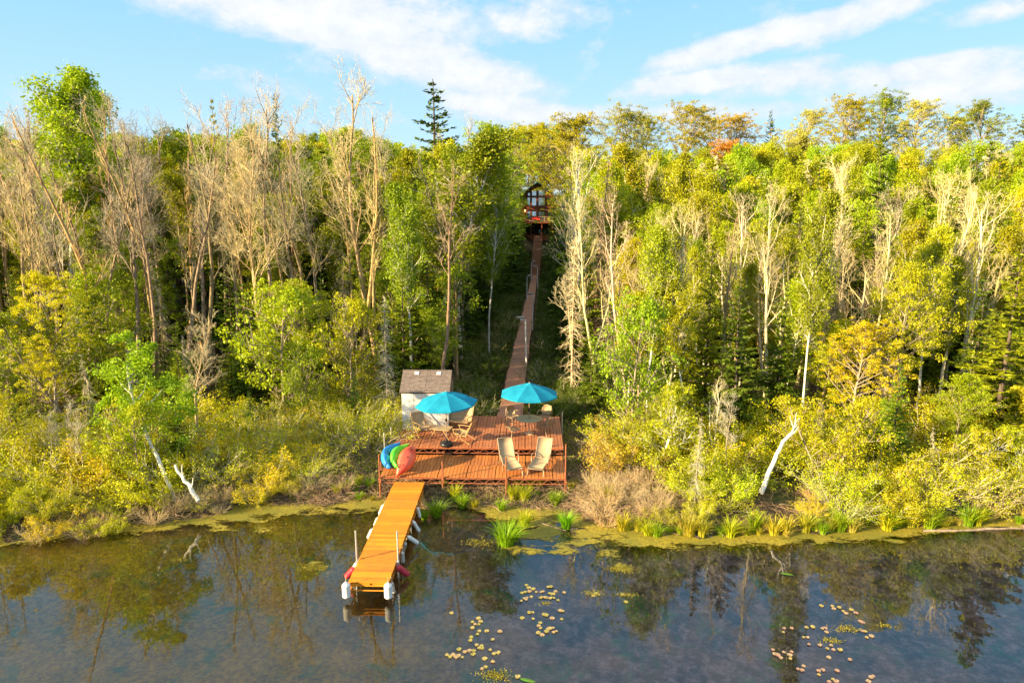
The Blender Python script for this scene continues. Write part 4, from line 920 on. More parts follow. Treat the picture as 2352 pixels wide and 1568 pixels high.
hero('bare3', 590, 43.5, 235, OL, 'broad cream-coloured bare tree with long straight sunlit trunk', T, 1.15, bcol=(1.25, 1.08, .74))
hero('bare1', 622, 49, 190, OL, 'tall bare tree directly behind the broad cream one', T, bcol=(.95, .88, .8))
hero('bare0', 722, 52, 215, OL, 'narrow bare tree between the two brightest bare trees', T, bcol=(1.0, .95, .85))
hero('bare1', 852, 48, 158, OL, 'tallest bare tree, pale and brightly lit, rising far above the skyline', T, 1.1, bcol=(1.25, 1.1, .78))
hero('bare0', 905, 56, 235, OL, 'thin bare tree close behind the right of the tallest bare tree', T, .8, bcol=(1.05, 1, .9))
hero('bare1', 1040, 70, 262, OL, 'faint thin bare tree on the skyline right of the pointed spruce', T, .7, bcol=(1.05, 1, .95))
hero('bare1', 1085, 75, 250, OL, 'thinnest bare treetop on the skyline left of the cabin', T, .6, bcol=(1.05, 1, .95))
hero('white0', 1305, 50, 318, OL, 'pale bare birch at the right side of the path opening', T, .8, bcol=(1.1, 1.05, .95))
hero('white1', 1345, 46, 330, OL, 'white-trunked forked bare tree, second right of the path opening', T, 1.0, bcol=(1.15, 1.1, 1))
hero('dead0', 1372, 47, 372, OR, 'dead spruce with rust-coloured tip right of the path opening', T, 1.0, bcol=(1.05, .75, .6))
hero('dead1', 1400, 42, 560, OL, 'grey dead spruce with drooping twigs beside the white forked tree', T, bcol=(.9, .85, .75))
hero('leafy3', 138, 54, 150, BR, 'tall vivid green treetop standing above all others at the left', T, 1.15); hero('leafy1', 180, 57, 185, BR, 'second vivid green crown just right of the tallest left treetop', T, 1.0)
hero('pine0', -12, 62, 205, DG, 'dark pine top at the left edge of the picture', T)
hero('pine0', 650, 72, 214, DG, 'small round dark pine top on the skyline behind the bare trees', T, .6)
hero('fir0', 990, 66, 182, (.10, .15, .02), 'pointed dark spruce standing alone on the skyline', T, 1.35)
hero('fir1', 507, 62, 225, OL, 'slim brownish conifer tip among the bare treetops', T, .45)
hero('leafy1', 985, 50, 300, (.26, .30, .010), 'big fresh green tree below the skyline spruce', T, 1.35)
hero('leafy3', 1058, 54, 330, (.22, .27, .010), 'leafy green tree filling the space left of the path opening', T, 1.3)
hero('leafy1', 1122, 58, 350, MG, 'green tree on the left edge of the path opening', T, .7)
hero('leafy3', 940, 44, 420, (.25, .34, .012), 'yellow-green tree with hanging branches right of the tallest bare tree', T, .9)
hero('oak0', 1135, 95, 280, BR, 'bright lime green round treetop on the skyline left of the cabin', T, 1.0)
for (k, px, Y, top, c, lab, wd) in [
    ('oak0', 1315, 100, 262, OL, 'open-crowned oak on the skyline just right of the cabin', 1.1), ('oak1', 1405, 105, 238, (.36, .36, .04), 'olive oak on the skyline, second right of the cabin', 1.1), ('oak0', 1480, 110, 262, YG, 'small yellow-green treetop between two skyline oaks', .9),
    ('oak1', 1545, 105, 236, OL, 'round brownish-green oak in the middle of the right skyline', 1.15), ('oak0', 1620, 112, 262, (.42, .36, .06), 'pale open treetop left of the orange skyline tree', 1.0), ('oak1', 1705, 110, 258, (.46, .33, .02), 'orange-brown crown on the skyline', 1.1),
    ('pine0', 1762, 112, 252, DG, 'small dark pine on the skyline between the orange and pale trees', .8), ('oak0', 1650, 82, 322, (.60, .28, .03), 'orange-red tree just below the skyline', 1.0), ('leafy2', 1770, 88, 300, PALE, 'pale cream-green round tree below the dark skyline pine', 1.3),
    ('oak0', 1835, 110, 250, PALE, 'pale yellow treetop right of the dark skyline pine', 1.0), ('oak1', 1905, 108, 222, OL, 'broad olive oak on the skyline right of the pale treetop', 1.1), ('oak1', 1995, 112, 205, MG, 'highest flat-topped green tree on the right skyline', 1.1),
    ('oak0', 2080, 108, 228, PALE, 'pale airy tree on the skyline right of the flat-topped one', 1.1), ('oak1', 2150, 112, 262, YG, 'lower green treetop in the dip of the right skyline', 1.0), ('oak0', 2245, 104, 230, (.22, .26, .02), 'dense dark green tree on the skyline near the right edge', 1.2),
    ('pine0', 2345, 90, 222, (.16, .2, .02), 'flat-layered pine at the right edge of the skyline', 1.2), ('leafy4', 2235, 80, 325, BR, 'bright green rounded tree below the skyline near the right', 1.2),
    ('leafy2', 1870, 80, 340, YG, 'yellow-green tree under the olive skyline oak', 1.1), ('fir1', 1870, 60, 362, FG, 'narrow pointed fir rising in the right wood', .75), ('fir1', 2070, 70, 395, FY, 'pale slim fir in the upper right wood', .7)]:
    hero(k, px, Y, top, c, lab, T, wd)
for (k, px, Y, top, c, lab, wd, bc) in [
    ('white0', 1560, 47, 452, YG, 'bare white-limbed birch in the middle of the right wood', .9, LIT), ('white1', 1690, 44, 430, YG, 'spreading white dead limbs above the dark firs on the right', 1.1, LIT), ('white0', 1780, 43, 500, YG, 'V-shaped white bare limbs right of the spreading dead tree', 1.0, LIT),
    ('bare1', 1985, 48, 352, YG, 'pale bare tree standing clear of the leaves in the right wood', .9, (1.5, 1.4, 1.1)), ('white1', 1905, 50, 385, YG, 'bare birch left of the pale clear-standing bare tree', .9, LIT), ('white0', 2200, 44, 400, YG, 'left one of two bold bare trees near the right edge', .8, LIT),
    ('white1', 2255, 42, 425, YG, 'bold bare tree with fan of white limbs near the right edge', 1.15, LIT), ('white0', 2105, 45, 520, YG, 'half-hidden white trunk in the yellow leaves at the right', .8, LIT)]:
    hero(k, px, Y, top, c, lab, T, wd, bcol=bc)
for (k, px, Y, top, c, lab, wd) in [
    ('leafy3', 1500, 37.5, 520, (.34, .40, .012), 'slender bright lime birch, tallest near the shore right of the deck', .95), ('leafy1', 1585, 37, 600, YG, 'bright yellow-green birch beside the slender lime one', .9), ('small1', 1455, 36, 660, (.24, .36, .01), 'glossy green tree left of the lime birches', .75),
    ('fir0', 1700, 36, 640, (.11, .16, .012), 'dark layered fir in the middle of the right bank', 1.15), ('fir2', 1790, 37.5, 660, FG, 'second dark fir just right of the first on the right bank', .9), ('fir0', 1630, 38.5, 560, FY, 'sunlit fir behind the lime birches', .8),
    ('leafy3', 1862, 36.5, 440, FY, 'white-trunked birch with sparse lit leaves above the leaning snag', .7), ('oak1', 1960, 35, 735, GO, 'golden-orange maple in the right wood', 1.25), ('fir2', 2070, 30, 835, (.17, .26, .015), 'young bright fir among shrubs on the right bank', .95),
    ('leafy1', 2130, 39, 520, (.42, .44, .012), 'bright yellow birch left of the fan-limbed bare tree', .9), ('fir0', 2318, 34.5, 560, FY, 'big layered fir at the right edge of the picture', 1.35), ('fir1', 2250, 37, 640, FG, 'shaded fir left of the big right-edge fir', 1.2), ('leafy4', 2050, 37, 600, YG, 'round yellow-green tree above the golden maple', .9),
    ('oak0', 105, 36, 625, (.58, .54, .008), 'golden-yellow maple at the left edge above the shore shrubs', .95), ('fir0', 640, 37.5, 690, (.13, .19, .012), 'young fir right of the long cream trunk', 1.2), ('fir2', 715, 38, 730, FG, 'shaded young fir behind the left shrubs', .9), ('fir1', 890, 36, 690, (.20, .26, .012), 'lit young fir behind and left of the shed', 1.0),
    ('fir1', 985, 40, 545, (.15, .2, .012), 'open fir with bare lower trunk behind the shed', 1.0), ('small1', 800, 35, 670, YG, 'yellow-leaved sapling left of the shed', .8), ('fir0', 560, 41, 640, FG, 'dim fir at the foot of the broad cream bare tree', .9), ('fir0', 1360, 37, 765, (.14, .2, .012), 'low dark fir right of the boardwalk', 1.1)]:
    hero(k, px, Y, top, c, lab, T, wd, pxy=(top+900)/2)
hero('dead1', 795, 35.5, 690, OL, 'grey dead spruce with hanging twigs left of the shed', T, .9, bcol=(.85, .8, .72), pxy=800)
hero('dead0', 745, 35, 775, OL, 'short broken dead spruce at the left of the shed', T, .6, bcol=(1, .95, .85), pxy=850)
hero('bare0', 440, 33, 705, OL, 'small bare sapling with upswept branches above the left snag', T, 1.3, bcol=(1.2, 1.1, .9), pxy=850)
# leaning birch with green crown on the left shore, and broken snags
def snag(points, rad, Y, label, extra=(), leaf=None, name='birch_snag'):
    pts = [PY(a, b, Y+c) for a, b, c in points]; g = pts[0].copy(); e = empty(name, g, 0, label, 'tree')
    tb = Tubes(); P_ = np.array([tuple(p-g) for p in pts]); tt = np.linspace(0, len(P_)-1, 14); Q = np.stack([np.interp(tt, range(len(P_)), P_[:, k]) for k in range(3)], 1)+rng.normal(size=(14, 3))*.02
    tb.add(Q, np.linspace(rad, rad*.45, 14), 9)
    for (i, dx, dy, dz, L) in extra: p, _ = limb(Q[i], (dx, dy, dz), L, 4, .12, .08); tb.add(p, np.linspace(rad*.4, .012, 5), 5)
    link_mesh('trunk', tb.mesh('trunk', 'bark_birch'), e, color=(1.1, 1.08, 1.05)); return e, g
snag([(1748, 1132, 0), (1775, 1070, .5), (1795, 1020, .8), (1825, 985, 1.0), (1838, 955, 1.2)], .10, 25.2, 'bare white birch snag leaning right out of the shrubs on the right bank', [(9, .4, -.2, .8, .9), (10, -.5, 0, .9, .7), (8, .8, 0, .5, .6)])
snag([(455, 1150, 0), (432, 1112, .2), (412, 1085, .3), (400, 1066, .4)], .085, 23.9, 'short white birch snag leaning left near the waterline', [(6, .2, 0, 1, .7), (3, .5, 0, .8, .5)])
eb, gb = snag([(402, 1150, 0), (375, 1080, .4), (345, 1020, .8), (325, 960, 1.0), (305, 920, 1.2), (292, 840, 1.5)], .085, 24.4, 'white birch leaning left over the shore with a bright green leafy crown', [(8, -.6, .2, .8, 1.2), (10, .6, 0, .8, 1.4), (11, -.7, 0, .5, 1.2), (9, .7, .2, .5, 1.3)], name='birch_bark_tree')
def birch_crown():
    cl = []
    for (px, py, r) in [(300, 820, .7), (260, 850, .65), (345, 850, .7), (390, 880, .6), (250, 900, .6), (310, 900, .75), (370, 930, .7), (270, 950, .6), (330, 970, .6), (420, 930, .5), (300, 1010, .45), (235, 930, .35), (400, 975, .5), (285, 785, .4), (340, 800, .4)]:
        c = PY(px, py, 25.6+random.uniform(-.6, .6)); 
        for k in range(5): cl.append((np.array(c-gb)+rng.normal(size=3)*r*.5, r*.55))
    n = 7500; cs = np.array([c for c, r in cl]); rr = np.array([r for c, r in cl]); ix = rng.integers(len(cl), size=n); off = rng.normal(size=(n, 3)); off /= np.linalg.norm(off, axis=1)[:, None]; off *= (rng.random(n)**.5)[:, None]*rr[ix][:, None]
    sz = .10*(.6+.8*rng.random(n)); link_mesh('crown', leaves_mesh('crown', cs[ix]+off, sz, sz*.6), eb, color=(.28, .42, .012))
birch_crown()

# ------------------------------------------------------------------ filler wood
def side_lab(px, Y, kind):
    for lim, t_ in ((230, 'behind the gold maple at far left'), (480, 'above the leaning left birch'), (700, 'around the broad cream bare tree'), (930, 'around the tallest bare tree'), (1235, 'behind the shed'), (1450, 'just right of the boardwalk'),
                    (1700, 'among the lime birches'), (1950, 'above the leaning right snag'), (2150, 'around the golden maple')):
        if px < lim: return t_
    return 'at the far right'
def walkx(y): return float(np.interp(y, WYs+[124], WX+[sx1]))
cnt = 0
def ok(x, y, r, sp):
    for a, b, c in PLACED:
        if (a-x)**2+(b-y)**2 < sp*sp: return False
    return True
def clear(x, y, r):
    # keep the path opening, the deck clearing and the view of the cabin free
    if y < 128 and abs(x-walkx(y)) < (2.4+r if y < 60 else 2.7+r*.85): return False
    if y < 36.5 and LX0-1.2 < x < UX1+2.6: return False
    px, py = proj((x, y, 8)); hwp = F*r*.8/y
    if 36 < y < 129 and 1196-hwp < px < 1274+hwp: return False
    if y >= 126 and y < 145 and abs(x-PY(1234, 480, 130).x) < 8: return False
    return True
for (px, Y, top, k, c) in [(1150, 150, 288, 'leafy2', MG), (1185, 155, 292, 'leafy0', OL), (1215, 150, 290, 'leafy4', YG), (1245, 152, 284, 'oak0', OL), (1275, 148, 280, 'leafy2', YG), (1310, 150, 282, 'leafy4', MG), (1200, 165, 284, 'oak1', YG), (1262, 165, 282, 'leafy0', MG), (1230, 160, 292, 'leafy2', MG), (1170, 142, 300, 'leafy4', YG), (1295, 142, 296, 'leafy0', OL),
                             (1174, 122, 350, 'leafy4', (.14, .2, .008)), (1172, 112, 350, 'leafy2', (.15, .22, .008)), (1190, 127, 380, 'fir2', DG), (1181, 104, 420, 'fir0', DG), (1288, 118, 370, 'leafy0', (.2, .25, .008)), (1192, 116, 420, 'fir1', DG)]:
    x = PY(px, 400, Y).x; place(k, x, Y, PY(px, top, Y).z-gz(x, Y), c, '%s %s standing %s' % (hue_name(c), {'l': 'leafy tree', 'o': 'spreading tree', 'f': 'fir'}[k[0]], ('behind the cabin, left of its peak' if px < 1230 else 'behind the cabin, right of its peak') if Y > 135 else 'close in front of a corner of the cabin'), T, 'trees crowding round the cabin', 1.0); PLACED.append((x, Y, 2))
for it in range(90):
    Y = 44+it*.85; sd = (-1, 1)[it % 2]; x = walkx(Y)+sd*random.uniform(2.9, 6.5)*(1 if sd < 0 else .9); px, py = proj((x, Y, 4))
    if 1200 < px < 1272 or not ok(x, Y, 1, 1.8): continue
    top = min(640, np.interp(Y, [44, 60, 80, 120], [620, 560, 500, 470]))+random.uniform(-60, 40); hgt = PY(px, top, Y).z-gz(x, Y)
    if hgt < 3: continue
    place(random.choice(['fir0', 'fir1', 'fir2']), x, Y, hgt, vary(DG), '%s dark fir lining the %s side of the boardwalk, %s' % ('tall' if hgt > 9 else ('low' if hgt < 6 else 'mid-sized'), 'left' if sd < 0 else 'right', 'near the first lamp post' if Y < 60 else ('by the middle lamp posts' if Y < 84 else 'up by the stairs')), T, 'dark firs lining the boardwalk opening', .8); PLACED.append((x, Y, 1.8))
for it in range(165):
    left = it < 130; px = random.uniform(-120, 1130) if left else random.uniform(1285, 2420); Y = random.uniform(36, 52) if left else random.uniform(33, 46); top = random.uniform(235, 470) if left else random.uniform(380, 600)
    x = PY(px, 500, Y).x; px2 = proj((x, Y, 8))[0]
    if not ok(x, Y, 1, 1.5) or not clear(x, Y, 1.2) or (px > 960 and left and top < 330): continue
    hgt = PY(px, top, Y).z-gz(x, Y); key = random.choice(['bare4', 'bare5', 'bare6']) if left or it % 2 else random.choice(['white0', 'white1'])
    place(key, x, Y, hgt, OL, '%s slender %s %s' % ('tall' if hgt > 15 else ('mid-height' if hgt > 12 else 'short'), 'grey-trunked bare tree' if key[0] == 'b' else 'white-limbed bare tree', side_lab(px, Y, key)), T, 'slender bare trees '+side_lab(px, Y, key), 1.0, bcol=vary((.98, .84, .60), .22)); PLACED.append((x, Y, 1.5))
    if len(PLACED) > 330: break
for it in range(110):
    px = random.uniform(-60, 930) if it < 85 else random.uniform(1480, 2400); Y = random.uniform(32.5, 41); x = PY(px, 700, Y).x
    if not ok(x, Y, 1, 1.25) or not clear(x, Y, 1.0) or (500 < px < 930 and Y < 34): continue
    hgt = PY(px, random.uniform(600, 830), Y).z-gz(x, Y)
    if hgt < 1.8: continue
    key = random.choice(['fir0', 'fir2', 'fir1', 'fir0', 'small1', 'leafy4', 'dead1']); c = vary((.26, .31, .010) if key[0] == 'f' else (.34, .36, .010), .25); kd = {'f': 'fir', 's': 'leafy sapling', 'l': 'bushy young tree', 'd': 'dead spruce'}[key[0]]
    place(key, x, Y, hgt, c, '%s understorey %s below the bare trunks, %s' % ('tall' if hgt > 5.5 else ('mid-sized' if hgt > 3.5 else 'small'), kd, side_lab(px, Y, key)), T, 'understorey %ss %s' % (kd, side_lab(px, Y, key)), 1.15 if key[0] in 'lf' else 1.0); PLACED.append((x, Y, 1.3))
print('slender', len(PLACED))
for it in range(9000):
    Y = 28+(it/9000)**1.1*100; px = random.uniform(-260, 2612); x = PY(px, 600, Y).x; right = px > 1235
    if Y > 90 and it % 2: continue
    sp = 1.55 if Y < 60 else (2.4 if Y < 85 else 3.6)
    if not right and Y < 33 and px > 560: continue
    if right and Y < 31 and px < 1470: continue
    if 1700 < px < 1870 and Y < 30: continue
    if Y < 33: sp = 2.3
    r = random.random()
    if right:
        top = np.interp(Y, [27, 30, 35, 42, 52, 70, 100, 130], [930, 780, 620, 490, 415, 355, 305, 275])
        key = random.choice(['leafy0', 'leafy1', 'leafy2', 'leafy3', 'leafy3', 'leafy1', 'leafy3', 'leafy1']) if r < .54 else (random.choice(['fir0', 'fir1', 'fir2']) if r < .80 else random.choice(['white0', 'bare1', 'white1', 'bare0', 'dead0']))
        if Y > 75: key = random.choice(['oak0', 'oak1', 'leafy2', 'leafy4', 'bare2'] if r < .93 else ['pine0'])
        if 1265 < px < 1440 and Y < 48 and r < .75: key = random.choice(['bare1', 'dead0', 'fir1', 'white0', 'dead1'])
        colr = random.choice([YG, (.36, .40, .008), (.30, .35, .008), (.34, .34, .008), BR, (.42, .42, .010)])
    else:
        if Y < 43 and px < 900 and random.random() < .35: continue
        top = np.interp(Y, [29, 33, 38, 42, 48, 56, 75, 110], [930, 830, 700, 560, 420, 355, 320, 300])
        if px > 900: top += 20
        key = random.choice(['leafy0', 'leafy1', 'leafy3', 'leafy4']) if r < .60 else (random.choice(['fir0', 'fir1', 'fir1']) if r < .78 else random.choice(['bare0', 'bare1', 'dead0', 'leafy1', 'leafy3', 'dead1']))
        if Y < 36: key = random.choice(['fir0', 'fir1', 'small0', 'dead0', 'small1'])
        elif Y < 43 and r < .8: key = random.choice(['fir1', 'dead0', 'fir0', 'small1', 'leafy1'])
        if Y > 62: key = random.choice(['leafy0', 'leafy2', 'leafy4', 'oak0', 'leafy2', 'leafy1', 'leafy4'])
        colr = random.choice([(.31, .38, .008), (.36, .39, .008), (.26, .33, .008), (.42, .40, .008)])
    top += random.gauss(0, 26 if Y < 70 else 10)
    if key.startswith('bare') and not right: top = (random.uniform(205, 275) if 38 < Y < 70 and px < 960 else top-35)
    if key.startswith('fir'): colr = random.choice([FG, DG, (.14, .19, .012)] if not right else [FG, FY, (.15, .2, .012)])
    g = gz(x, Y); zt = PY(px, top, Y).z; hgt = zt-g
    if hgt < 2.5: continue
    hgt = min(hgt, 24); rad = {'leafy': .2, 'oak': .25, 'fir': .15, 'bare': .16, 'white': .16, 'dead': .1, 'pine': .12, 'small': .25}[key.rstrip('0123456789')]*hgt
    if not ok(x, Y, rad, sp) or not clear(x, Y, rad*.8): continue
    kind = {'leafy': 'green leafy tree', 'oak': 'broad-crowned leafy tree', 'fir': 'dark green fir', 'bare': 'bare leafless tree', 'white': 'pale-barked bare tree', 'dead': 'dead grey spruce', 'pine': 'dark pine', 'small': 'young leafy tree'}[key.rstrip('0123456789')]
    depth = 'front rows' if Y < 42 else ('second rows' if Y < 50 else ('middle rows' if Y < 65 else 'back rows'))
    colr = vary(colr); wd = random.uniform(.72, 1.05)
    if key[:4] in ('leaf', 'oak0', 'oak1', 'smal'): kind = hue_name(colr)+' '+{'leafy': 'leafy tree', 'oak': 'spreading tree', 'small': 'young tree'}[key.rstrip('0123456789')]
    grp = kind; kind = ('tall ' if hgt > (13 if Y > 40 else 9) else 'low ')+('slim ' if wd < .83 else ('broad ' if wd > .95 else ''))+kind
    lab = '%s in %s %s' % (kind, depth, side_lab(px, Y, key))
    if key[:4] in ('leaf', 'oak0', 'oak1') and hgt < 8: wd = 1.25
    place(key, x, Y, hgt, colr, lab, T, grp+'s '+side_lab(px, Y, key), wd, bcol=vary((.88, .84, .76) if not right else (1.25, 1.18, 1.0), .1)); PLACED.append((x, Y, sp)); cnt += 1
    if cnt > 640: break
print('filler trees', cnt)

# shrubs on both banks
def bank_lab(px, Y):
    if px < 180: return 'at the left corner of the shore'
    if px < 420: return 'round the foot of the leaning green birch'
    if px < 620: return 'beside the short white snag on the left shore'
    if px < 860: return 'left of the dock and kayaks'
    if px < 1150: return 'in the shade behind the shed'
    if px < 1290: return 'in the shade beside the boardwalk'
    if px < 1500: return 'just right of the deck'
    if px < 1740: return 'left of the leaning white snag'
    if px < 1950: return 'right of the leaning white snag'
    if px < 2150: return 'in front of the golden maple'
    return 'at the right corner of the shore'
SHB = []
def shrub(px, Y, h, c, key=None, wd=1.2, kindlab='yellow-green shrub'):
    x = PY(px, 1100, Y).x
    if LX0-.9 < x < UX1+1.0 and Y < UY1+.5: return
    if abs(x-walkx(Y)) < 1.2+h*.35 and Y > 32: return
    for a, b in SHB:
        if (a-x)**2+(b-Y)**2 < (.8 if key != 'brush0' else .15): return
    SHB.append((x, Y)); row = 'front row' if Y-np.interp(x, SX, SY) < 2.4 else ('second row' if Y-np.interp(x, SX, SY) < 5.5 else 'back row')
    c = vary((c[0]*1.12, c[1]*1.12, c[2]), .18)
    if kindlab == 'yellow-green shrub': kindlab = hue_name(c)+' shrub'
    place(key or random.choice(['shrub0', 'shrub1', 'shrub2']), x, Y, h, c, '%s %s in %s %s' % ('large' if h > 1.9 else ('medium' if h > 1.2 else 'low'), kindlab.replace('low ', '').replace('small ', ''), row, bank_lab(px, Y)), SH, kindlab+'s '+bank_lab(px, Y), wd, bcol=vary((1.1, .88, .66) if key == 'brush0' else (1, .95, .85)))
for it in range(900):
    px = random.uniform(-250, 2650); 
    if 745 < px < 1415: continue
    x0 = PY(px, 1200, 24).x; sy = float(np.interp(x0, SX, SY)); s_ = (.5 if px > 1235 else .05)+random.random()**1.2*8.0; Y = sy+s_
    h = np.interp(s_, [0, 1.5, 4, 9], [.9, 1.5, 1.9, 2.1])*random.uniform(.6, 1.35)
    if px < 1520 and px > 1235 and s_ < 4.5: continue
    if 1705 < px < 1865 and .6 < s_ < 4.6: continue
    if (1725 < px < 1850 and s_ <= 1.0) or (250 < px < 480 and s_ < 1.6): h = min(h, .6)
    if 520 < px < 760: h = min(h, 1.75 if px < 680 else 1.35)
    c = random.choice([(.48, .45, .010), (.42, .43, .010), (.36, .40, .010), (.50, .43, .012)] if px < 1235 else [(.46, .46, .010), (.36, .42, .010), (.38, .38, .010), (.50, .44, .010)])
    if px > 1235 and px < 1560: c = random.choice([(.40, .30, .04), (.34, .32, .02), c])
    shrub(px, Y, h, c, random.choice(['shrub0', 'shrub1', 'shrub2', 'shrub3', 'shrub1', 'shrub3']))
for it in range(70):
    px = random.choice([random.uniform(-60, 560), random.uniform(1480, 2420)]); Y = random.uniform(24.5, 31); x = PY(px, 1100, Y).x
    if Y-np.interp(x, SX, SY) < 1.5 or 1690 < px < 1870 or not ok(x, Y, 1, 1.4): continue
    key = random.choice(['fir0', 'fir2', 'small0', 'small1', 'dead0', 'bare0', 'leafy3']); h = random.uniform(2.4, 4.4); PLACED.append((x, Y, 1))
    place(key, x, Y, h, vary({'f': FG, 's': YG}.get(key[0], BR), .2), '%s among shrubs %s' % ({'f': 'small fir', 's': 'young leafy tree', 'd': 'thin dead stem', 'b': 'leafless sapling', 'l': 'slender young birch'}[key[0]], bank_lab(px, Y)), T, 'young trees rising out of the bank shrubs', 1.0 if key[0] != 'b' else 1.3)
for it in range(140):
    px = random.uniform(640, 1000); Y = random.uniform(29.5, 37.5); shrub(px, Y, random.uniform(1.0, 2.1), (.36, .37, .012), random.choice(['shrub0', 'shrub3', 'shrub3']), kindlab='small green shrub')
for it in range(420):
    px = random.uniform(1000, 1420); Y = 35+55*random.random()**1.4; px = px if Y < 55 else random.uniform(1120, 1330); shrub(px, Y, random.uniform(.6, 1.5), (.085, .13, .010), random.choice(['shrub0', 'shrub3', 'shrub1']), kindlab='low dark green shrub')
for it in range(50):
    px = random.uniform(1345, 1530); Y = random.uniform(23.6, 30); shrub(px, Y, random.uniform(.5, .95), (.36, .26, .04), 'brush0', kindlab='leafless tan brush')
for it in range(32):
    px = random.choice([random.uniform(-100, 860), random.uniform(-100, 860), random.uniform(1500, 2300)]); x0 = PY(px, 1200, 24).x; shrub(px, float(np.interp(x0, SX, SY))+random.uniform(0, .9 if px < 1200 else 2.5), random.uniform(.5, .9), (.36, .30, .03), 'brush0', kindlab='pale twig bush')
print('shrubs', len(SHB))

# sedge tussocks
TUS = [make_tussock(170, .75, .34), make_tussock(120, .6, .26), make_tussock(240, .9, .42)]
def tussock(px, py, h, c, lab, key=0, wd=1.0):
    p = P(px, py, .03); o = link_mesh('grass_tussock', TUS[key], None, lab, 'grass tussock', 'sedge tussocks along the waterline', color=vary(c, .12)); o.location = (p.x, p.y, max(gz(p.x, p.y), -.02)-.02); s_ = h/(.75, .6, .9)[key]; o.scale = (s_*wd, s_*wd, s_); o.rotation_euler = (0, 0, random.random()*6.28)
GR = (.24, .38, .012); GY = (.42, .44, .014)
for a in [(1162, 1248, 1.0, GR, 'largest shaggy green tussock standing in the water right of the dock', 2, 1.25), (1180, 1232, .8, GR, 'green tussock merging with the back of the largest one', 2, 1.1), (1206, 1205, .8, GY, 'mid-sized tussock just behind the largest one', 0, .9),
          (1300, 1210, .85, (.22, .45, .012), 'lone fan-shaped green tussock in the algae', 2, .9), (1003, 1182, .8, GR, 'dark green tussock right beside the dock', 0, 1.1), (1062, 1162, .75, GR, 'leaning tussock below the middle of the deck', 0, 1.0),
          (1045, 1150, .8, GY, 'tall tussock below the first deck post', 0, .8), (1180, 1150, .85, GY, 'bright tussock below the second deck post', 2, .9), (1205, 1155, .8, GY, 'bright tussock right of the second deck post', 0, .9), (1275, 1160, .75, GR, 'round green tussock below the right part of the deck', 2, .9),
          (1090, 1165, .5, OL, 'small brownish tussock between the two centre tussocks', 1, .9), (1240, 1130, .8, GY, 'tussock growing against the deck truss at the right', 0, .9), (975, 1190, .5, GR, 'small tussock at the dock edge among the fenders', 1, 1.0), (1152, 1170, .6, GR, 'low tussock behind the largest one, left', 1, 1.0), (1400, 1165, .7, OL, 'dry tussock at the foot of the tan brush', 0, 1.0),
          (810, 1130, .6, GR, 'green tussock left of the dock on the bank', 0, 1.2), (850, 1125, .5, GR, 'small green tussock close to the deck corner post', 1, 1.2), (775, 1140, .5, GY, 'thin tussock at the left among dead twigs', 1, 1.2)]:
    tussock(*a)
for k in range(95):
    px = 1425+k*10.2+random.uniform(-6, 6); x = PY(px, 1215, 22).x; py = proj((x, float(np.interp(x, SX, SY)), 0))[1]+random.uniform(-6, 5)
    if (px > 2200 and k % 2) or random.random() < .22: continue
    reg = 'left of the white snag' if px < 1740 else ('below the golden maple' if px < 2050 else 'toward the right corner')
    tussock(px, py+random.uniform(-9, 3), random.uniform(.28, 1.0), random.choice([GY, (.46, .42, .03), GR, (.5, .42, .08), (.3, .4, .012)]), '%s sedge tussock in the fringe of the right shore, %s' % (random.choice(['bright yellow-green', 'yellow-green']), reg), random.choice([0, 1, 2, 0]), .9)
for k in range(26):
    px = random.uniform(620, 1400); py = random.uniform(1118, 1150); 
    if 880 < px < 985: continue
    tussock(px, py, random.uniform(.25, .5), random.choice([GY, OL, GR]), 'short grass tuft on the bank %s' % ('left of the dock' if px < 900 else 'in front of the lower deck'), 1, 1.1)

# stuff: dead twig litter, ground cover
def litter():
    tb = Tubes()
    def scat(n, f, L0, r0):
        for i in range(n):
            x, y = f(); z = gz(x, y); a = random.random()*6.283; L = L0*random.uniform(.3, 1.5); p, _ = limb([x, y, z+random.uniform(0, .10)], [math.cos(a), math.sin(a), random.uniform(.0, .45)], L, 3, .22, -.05); tb.add(p, np.linspace(r0, r0*.4, 4), 3)
    def near_front():
        while 1:
            px = random.uniform(700, 1560); py = random.uniform(1112, 1185); p = P(px, py, .2)
            if gz(p.x, p.y) > -.02: return p.x, p.y
    def right_bank(): p = P(random.gauss(1400, 75), random.uniform(1000, 1180), .4); return p.x, p.y
    def left_bank(): p = P(random.gauss(760, 70), random.uniform(960, 1150), .4); return p.x, p.y
    def allshore(): px = random.uniform(-200, 2600); x = PY(px, 1200, 23).x; return x, float(np.interp(x, SX, SY))+random.uniform(-.25, 3)
    def wood(): px = random.uniform(-100, 2500); Y = random.uniform(30, 50); return PY(px, 900, Y).x, Y
    scat(3200, near_front, .42, .009); scat(4200, right_bank, .6, .010); scat(2200, left_bank, .55, .010); scat(3800, allshore, .55, .009); scat(2500, wood, .9, .015)
    link_mesh('dead_twigs', tb.mesh('dead_twigs', 'dead_brush'), label='tan and grey dead twigs littering the banks round the deck', cat='dead twigs', kind='stuff')
litter()
